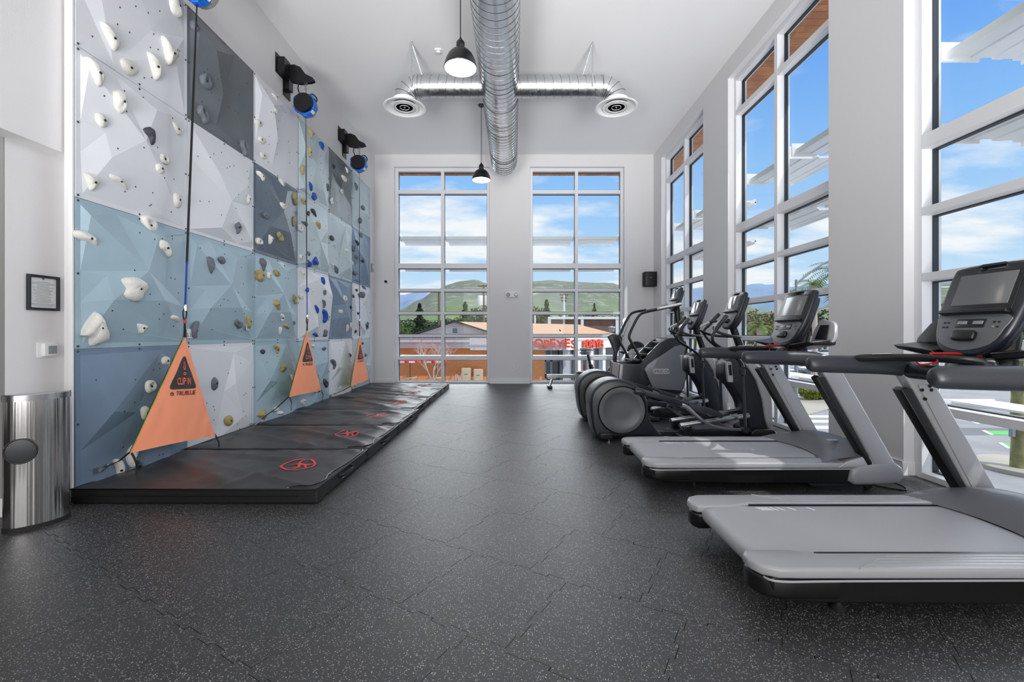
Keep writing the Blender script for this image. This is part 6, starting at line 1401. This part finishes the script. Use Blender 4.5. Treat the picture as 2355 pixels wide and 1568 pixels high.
# cars
def car(lb, p, L_, m, yaw):
    t = thing('car', lb, 'car', p); c, s = math.cos(yaw), math.sin(yaw); W_ = .9
    fn = lambda x, y, z: (p.x+x*c-y*s, p.y+x*s+y*c, GZ+z)
    k = L_/4.5
    g = M(); g.plate(smooth2([(-2.2*k, .35), (-2.25*k, .8), (-1.9*k, 1.0), (1.2*k, .95), (2.1*k, .82), (2.25*k, .6), (2.2*k, .35)], 2), 1.75, lambda a, b, q: fn(a, q, b), .08); part('body', g, m, t, world=True, ang=50)
    g = M(); g.plate([(-1.6*k, .92), (-1.15*k, 1.40), (.2*k, 1.42), (1.05*k, .92)], 1.5, lambda a, b, q: fn(a, q, b), .06); part('cabin', g, 'shop_glass', t, world=True, ang=50)
    g = M(); g.plate([(-1.12*k, 1.38), (.2*k, 1.40), (.1*k, 1.45), (-1.05*k, 1.44)], 1.4, lambda a, b, q: fn(a, q, b)); part('roof', g, m, t, world=True)
    for x in (-1.4*k, 1.4*k):
        for y in (-.85, .85): g = M(); g.lathe([(0, -.1), (.3, -.1), (.33, 0), (.3, .1), (0, .1)], (x, y, .33), 'y', 18, fn); part('wheel', g, 'black_matte', t, world=True)
car('white car parked in the lot behind the second treadmill', gp(1868, 815), 4.8, 'car_white', 2.9)
car('second white car, parked in front of the other in the lot', gp(1892, 822), 4.8, 'car_white', 3.0)
car('dark grey car parked far left in the lot beyond the side windows', gp(1790, 812), 4.6, 'car_grey', 2.9)
car('white car at the far side of the lot beyond the low palm', gp(1735, 806), 4.6, 'car_white', 2.9)
car('dark car on the street behind the corner hedge', gp(1870, 868), 4.6, 'car_grey', 3.1)

# ------------------------------------------------------------------ houses scattered beyond the trees
rh = random.Random(4)
def house(x, d, w_, dp, h, lb, grp, wall='stucco_white', roof='roof_brown', z0=GZ):
    t = thing('house', lb, 'house', (x, d, z0), grp)
    part('wall', M().box(x-w_/2, x+w_/2, d, d+dp, min(z0, GZ), z0+h), wall, t, world=True, flat=True)
    g = M(); g.side([(x-w_/2-.4, z0+h), (x, z0+h+w_*.22), (x+w_/2+.4, z0+h)], d-.4, d+dp+.4); part('roof', g, roof, t, world=True, flat=True)
    for k in range(max(1, int(w_/2.6))): g = M(); xx = x-w_/2+1.2+k*2.2; g.box(xx-.4, xx+.4, d-.05, d+.05, z0+h*.35, z0+h*.8); part('window', g, 'shop_glass', t, world=True, flat=True)
    return t
for k, (px, py, d) in enumerate(((985, 744, 190), (1012, 747, 200), (1030, 738, 230), (925, 748, 190), (941, 738, 240), (1060, 739, 220), (1241, 739, 210), (1352, 727, 260))):
    x = (px-CX)*d/F; z0 = H-(py+6-CY)*d/F; house(x, d, 4.5+k % 3*1.2, 5, 1.6, 'small pale house among the trees, seen through the back windows', 'pale houses among the trees, back windows', z0=z0)
for k in range(20):
    px = 1700+rh.uniform(0, 210) if k < 9 else 2140+rh.uniform(0, 200); py = rh.uniform(744, 776); d = rh.uniform(160, 230); x = (px-CX)*d/F; z0 = H-(py+6-CY)*d/F
    house(x, d, rh.uniform(5, 8), 5, 2.0, 'small pale house among the trees, seen through the side windows', 'pale houses among the trees, side windows', z0=z0, roof=rh.choice(['roof_brown', 'stucco_white']))
x = (1706-CX)*130/F; house(x, 130, 5.5, 6, 2.4, 'white gabled house at the left edge of the middle side window', None, z0=H-(760-CY)*130/F)

# ------------------------------------------------------------------ chicken restaurant across the lot
BY = 35.0; s_ = BY/F; X = lambda px: (px-CX)*s_; Z = lambda py: H-(py-CY)*s_
t = thing('restaurant', 'low restaurant of orange brick with white fascia and orange shingle roof', 'building', (0, BY, GZ))
XL, XC = X(860), X(1299)
xe, ye = X(1299)+6.2, BY+7.2           # angled front
part('wall', M().box(XL, X(1253), BY, BY+12, GZ, Z(799)), 'orange_brick', t, world=True, flat=True)
g = M(); g.box(XL-1, X(1084), BY-.9, BY+.2, Z(799.5), Z(786)); g.box(XL-1, X(1084), BY-1.15, BY+.2, Z(786), Z(775)); part('fascia', g, 'stucco_white', t, world=True, flat=True)
g = M(); g.box(X(1084), XC, BY-.9, BY+.2, Z(804), Z(776)); part('fascia', g, 'stucco_white', t, world=True, flat=True)
g = M()
dx, dy = xe-XC, ye-(BY-.9); L_ = math.hypot(dx, dy); ux, uy = dx/L_, dy/L_
fa = lambda a, q, z: (XC+ux*a-uy*q*-1*-1, BY-.9+uy*a+ux*q, z)
g.box(0, L_, 0, .3, Z(804), Z(776), fa); part('fascia', g, 'trim_white', t, world=True, flat=True)
g = M(); g.tube([(XL, BY-1.2, Z(774.5)), (XC, BY-1.2, Z(775)), (xe, ye-.3, Z(775))], .05, 4); part('light_rail', g, 'pole_grey', t, world=True)
for k in range(16):
    px = 930+k*25
    if px > 1295: break
    if 1125 < px < 1215: continue
    g = M(); g.tube([(X(px), BY-1.15, Z(774)), (X(px), BY-1.45, Z(775)), (X(px), BY-1.5, Z(778))], .03, 4); part('sign_lamp', g, 'pole_grey', t, world=True)
# storefront glass, mullions and columns
g = M(); g.box(X(1253), XC, BY+.15, BY+.25, GZ, Z(804)); g.box(0, L_, .5, .6, GZ, Z(804), fa); part('shop_window', g, 'shop_glass', t, world=True, flat=True)
for px in (1254, 1268, 1291):
    part('window_mullion', M().box(X(px)-.08, X(px)+.08, BY+.05, BY+.2, GZ, Z(804)), 'shop_glass' if 0 else 'pole_grey', t, world=True, flat=True)
part('window_transom', M().box(X(1253), XC, BY+.05, BY+.2, GZ+2.2, GZ+2.3), 'pole_grey', t, world=True, flat=True)
part('column', M().box(X(1293), X(1309), BY-.4, BY+.4, GZ, Z(804)), 'stucco_white', t, world=True, flat=True)
for a in (2.0, 4.2, 6.5): g = M(); g.box(a, a+.5, .1, .5, GZ, Z(804), fa); part('column', g, 'trim_white', t, world=True, flat=True)
for a in (1.3, 3.2, 5.4, 7.6): g = M(); g.box(a, a+.12, .4, .5, GZ, Z(804), fa); part('window_mullion', g, 'pole_grey', t, world=True, flat=True)
# posters inside the glass
for a, m in ((2.8, 'sign_orange'), (5.0, 'umbrella_red'), (7.0, 'paper')): g = M(); g.box(a, a+.5, .44, .47, GZ+1.0, GZ+1.9, fa); part('window_poster', g, m, t, world=True, flat=True)
# gable and hip roof
xa, xp, xb = X(940), X(1044), X(1150)
g = M(); g.side([(xa, Z(773)), (xp, Z(739.5)), (xb, Z(773))], BY+.3, BY+.6); part('gable', g, 'stucco_white', t, world=True, flat=True)
g = M(); yb = BY+16; zr = Z(739.5)
zA = H+(CY-741)*(BY+9)/F
g.add([(xp, BY-.2, zr), (xa-.3, BY-.2, Z(775)), (xb+.3, BY-.2, Z(775)), (xp, yb, zr), (xa-.3, yb, Z(775))], [(0, 1, 4, 3)])
rA = (X(1044), BY-.2, zr); rC = ((1330-CX)*(BY+8)/F, BY+8, H-(746-CY)*(BY+8)/F); eL = (xb, BY-.5, Z(775)); eC = (XC, BY-.5, Z(775)); eR = (xe+.5, ye+1.0, Z(775)); bR = (xe, BY+18, Z(775)); rB = (xp, BY+8, rC[2]+.25)
k = len(g.v); g.v += [Vector(v) for v in (rA, eL, eC, rC, rB, eR, bR, (xp, BY+18, Z(775)))]
g.f += [(k, k+1, k+2, k+3, k+4), (k+3, k+2, k+5), (k+3, k+5, k+6), (k+3, k+6, k+7, k+4)]
part('roof', g, 'roof_orange', t, world=True, flat=True)
g = M(); g.tube([(xa-.3, BY+.1, Z(775)), (xp, BY+.1, Z(738.5)), (xb+.3, BY+.1, Z(775))], .09, 4); part('roof_edge', g, 'black_matte', t, world=True)
g = M(); g.box(X(1038), X(1053), BY+.2, BY+.3, Z(767.5), Z(753)); vn = part('gable_vent', g, 'trim_white', t, world=True, flat=True)
for k in range(5): z = Z(755+k*2.5); part('vent_louvre', M().box(X(1039.5), X(1051.5), BY+.17, BY+.21, z-.045, z+.0), 'black_matte', vn, world=True, flat=True)
g = M(); g.tube([(X(1291), BY+.6, Z(761)), (X(1288), BY+.4, Z(758))], .05, 5); part('roof_pipe', g, 'black_matte', t, world=True)
# channel letters
def sign(lb, pos, u_, size):
    s2 = thing('shop_sign', lb, 'sign', pos, 'raised orange sign letters on the restaurant'); x_ = 0
    for k, ch_ in enumerate('POPEYES'):
        vs, fs = text_mesh(ch_, size*(1.0 if k % 2 == 0 else 1.05), thick=.10, align='LEFT', bold=.035*size)
        wd = max(v[0] for v in vs)-min(v[0] for v in vs); mn = min(v[0] for v in vs); tilt = (.05 if k % 2 else -.04)*size
        g = M(); g.add([(pos.x+(x_+a-mn)*u_.x-u_.y*-c, pos.y+(x_+a-mn)*u_.y-c-.06, pos.z+b+tilt) for a, b, c in vs], fs)
        part('sign_letter', g, 'sign_orange', s2, world=True, flat=True); x_ += wd+.04*size
sign('orange raised restaurant sign on the white fascia, first letter hidden by the window frame', Vector((X(1213), BY-1.0, Z(790.5))), Vector((1, 0, 0)), .86)
p0 = Vector((XC+ux*2.6, BY-.9+uy*2.6-.12, Z(794))); sign('second orange restaurant sign on the angled fascia behind the bike saddle', p0, Vector((ux, uy, 0)), .86)
# brick store behind, with white frame bands
t = thing('brick_store', 'brown brick building with white parapet frame behind the orange roof', 'building', (8, 60, GZ)); s_ = 60/F; X = lambda px: (px-CX)*s_; Z = lambda py: H-(py-CY)*s_
part('wall', M().box(X(1262), X(1470), 60, 72, GZ, Z(733)), 'brown_brick', t, world=True, flat=True)
g = M(); g.box(X(1260), X(1470), 59.6, 60.1, Z(734), Z(728.5)); part('parapet', g, 'trim_white', t, world=True, flat=True)
for px in (1260, 1335, 1415): part('pilaster', M().box(X(px), X(px)+.38, 59.65, 60.1, GZ, Z(730)), 'trim_white', t, world=True, flat=True)
# roof units
s_ = 40/F; g = M(); p = at(1407, 762, 42); g.lathe([(0, 0), (.25, 0), (.25, .3), (.35, .33), (.3, .45), (0, .5)], p, 'z', 14); tag(part('roof_fan', g, 'pole_grey'), 'small round roof fan at the right end of the orange roof', 'roof fan')
# utility poles
def pole(lb, px, d, ytop, m, arms, drums):
    x = (px-CX)*d/F; zt = H-(ytop-CY)*d/F; t = thing('utility_pole', lb, 'utility pole', (x, d, GZ)); k = d/F
    g = M(); g.tube([(x, d, GZ), (x, d, zt)], [.2, .13], 10); part('pole', g, m, t, world=True)
    for dy, w_ in arms:
        z = zt-dy*k; g = M(); g.box(x-w_*k, x+w_*k, d-.1, d+.05, z-.07, z+.07); part('cross_arm', g, 'bark', t, world=True, flat=True)
        for q in (-.9, -.45, .45, .9): g = M(); g.lathe([(.05, 0), (.07, .1), (.03, .2), (0, .22)], (x+q*w_*k, d, z+.07), 'z', 8); part('insulator', g, 'pole_grey', t, world=True)
    for sx in drums: g = M(); g.lathe([(0, 0), (.32, 0), (.34, .1), (.34, 1.1), (.3, 1.2), (0, 1.22)], (x+sx*.42, d-.1, zt-47*k), 'z', 18); part('transformer', g, 'road_white', t, world=True)
pole('dark utility pole with two white transformers, left back window', 1112.5, 55, 655, 'bark', ((3, 13),), (-1, 1))
pole('slim utility pole left of the mullion in the left back window', 1009.5, 60, 669, 'pole_brown', ((2, 7),), ())
pole('white utility pole with two crossarms in the right back window', 1297, 60, 678, 'road_white', ((0, 10), (7, 7.5), (14, 6)), ())
pole('short pale utility pole at the far left of the right back window', 1230, 66, 722, 'road_white', ((1, 4),), ())
g = M()
for y_ in (736, 737.5): g.tube([at(905, y_+.5, 58), at(1010, y_, 60), at(1112, y_-1, 55), at(1200, y_-4, 58)], .02, 4)
o = part('power_line', g, 'black_matte'); tag(o, 'thin power lines running between the utility poles', 'power line', kind='stuff')
PZ = GZ+.42
struct(part('patio_slab', M().box((880-CX)*35/F, (1230-CX)*35/F, 30.2, BY, GZ, PZ), 'concrete', flat=True))
# umbrellas and tables in front of the brick wall
for (px, lb) in ((943, 'red patio umbrella with round table, at the left window edge'), (1003, 'red patio umbrella behind the bare white tree')):
    d = 33; s_ = d/F; x = (px-CX)*s_; zt = H-(827-CY)*s_; t = thing('patio_umbrella', lb, 'umbrella', (x, d, PZ), 'red patio umbrellas')
    g = M(); n = 8; c_ = Vector((x, d, zt+.25)); g.v = [c_]
    for k in range(n): a = 2*PI*k/n; g.v.append(c_+Vector((math.cos(a)*.95, math.sin(a)*.95, -.28)))
    for k in range(n): a = 2*PI*k/n; g.v.append(c_+Vector((math.cos(a)*.95, math.sin(a)*.95, -.42)))
    for k in range(n): g.f += [(0, 1+k, 1+(k+1) % n), (1+k, 1+n+k, 1+n+(k+1) % n, 1+(k+1) % n)]
    part('canopy', g, 'umbrella_red', t, world=True, flat=True)
    g = M()
    for k in (5, 6): 
        a, b = 2*PI*(k+.2)/n, 2*PI*(k+.75)/n; g.add([(c_.x+math.cos(q)*.96, c_.y+math.sin(q)*.96, c_.z-h) for q, h in ((a, .30), (b, .30), (b, .42), (a, .42))], [(0, 1, 2, 3)])
    part('canopy_panel', g, 'paper', t, world=True, flat=True, normals=False)
    g = M(); g.tube([(x, d, PZ), (x, d, zt+.2)], .03, 8); part('pole', g, 'pole_brown', t, world=True)
    tb = thing('patio_table', lb.replace('red patio umbrella', 'round pale patio table').replace('with round table', 'under the umbrella'), 'table', (x, d, PZ), 'patio tables')
    g = M(); g.lathe([(0, .70), (.55, .70), (.55, .76), (0, .76)], (x, d, PZ), 'z', 28); part('table_top', g, 'tan_box', tb, world=True)
    g = M(); g.lathe([(.25, 0), (.1, .05), (.08, .7), (.2, .7)], (x, d, PZ), 'z', 14); part('pedestal', g, 'tan_box', tb, world=True)
    for q in (-1.05, 0, 1.05):
        g = M(); g.lathe([(0, .40), (.2, .40), (.2, .46), (0, .46)], (x+q, d+.2-abs(q)*.3, PZ), 'z', 16); g.tube([(x+q, d+.2-abs(q)*.3, PZ), (x+q, d+.2-abs(q)*.3, PZ+.4)], .04, 6); part('stool', g, 'tan_box', tb, world=True)
d = 32; s_ = d/F
# bare white tree
x = (1001-CX)*s_; rb = random.Random(9); t = thing('bare_tree', 'bare white-barked tree in front of the orange brick wall', 'tree', (x, 31, PZ)); g = M(); tw = M()
def grow(p, dv, r, n):
    e_ = p+dv; (g if n > 2 else tw).tube([p, (p+e_)/2+Vector((rb.uniform(-.05, .05), 0, 0)), e_], [r, r*.85, r*.7], 5, caps=False)
    if n == 0: return
    for _ in range(3 if n > 1 else 2):
        a = rb.uniform(-.75, .75); b = rb.uniform(-.5, .5); q = dv.normalized(); q = (q+Vector((a, b, .18))).normalized(); grow(e_, q*dv.length*rb.uniform(.62, .9), r*.6, n-1)
for a in (-.35, .05, .4): grow(Vector((x, 31, PZ+.55)), Vector((a*.9, rb.uniform(-.2, .2), .75)), .05, 5)
g.tube([(x, 31, PZ), (x, 31, PZ+.6)], [.10, .08], 8)
part('branches', g, 'bark_pale', t, world=True); part('twigs', tw, 'bark_pale', t, world=True)['kind'] = 'stuff'
# two cabinets and a fan-shaped chair
for (px0, px1, py, lb) in ((1061, 1082, 847, 'beige metal cabinet against the orange wall, left of two'), (1089, 1110, 849.5, 'beige metal cabinet against the orange wall, right of two')):
    dd = 34; k = dd/F; x0, x1 = (px0-CX)*k, (px1-CX)*k; zt = H-(py-CY)*k; t = thing('metal_cabinet', lb, 'cabinet', ((x0+x1)/2, dd, PZ), 'beige cabinets by the orange wall')
    part('cabinet_body', M().box(x0, x1, dd, dd+.6, PZ, zt), 'tan_box', t, world=True, bevel=.02); part('door_panel', M().box(x0+.08, x1-.08, dd-.02, dd, PZ+.1, zt-.08), 'tan_box', t, world=True, bevel=.01)
    part('handle', M().box((x0+x1)/2-.12, (x0+x1)/2+.12, dd-.04, dd-.02, zt-.45, zt-.42), 'bark', t, world=True, flat=True)
# potted grasses by the wall
for k, px in enumerate((1046, 1057)):
    x = (px-CX)*33/F; g = M()
    for q in range(22): a = rb.uniform(0, 2*PI); r_ = rb.uniform(.05, .28); g.tube([(x, 33, PZ), (x+math.cos(a)*r_*.5, 33+math.sin(a)*r_*.5, PZ+.5), (x+math.cos(a)*r_, 33+math.sin(a)*r_, PZ+rb.uniform(.7, 1.05))], [.02, .015, .004], 3)
    tag(part('grass_clump', g, 'bark_pale'), ['dry pale grass clump by the orange wall, left one', 'dry pale grass clump touching the left beige cabinet'][k], 'plant')
# motorbike shapes inside are left to the shop glass
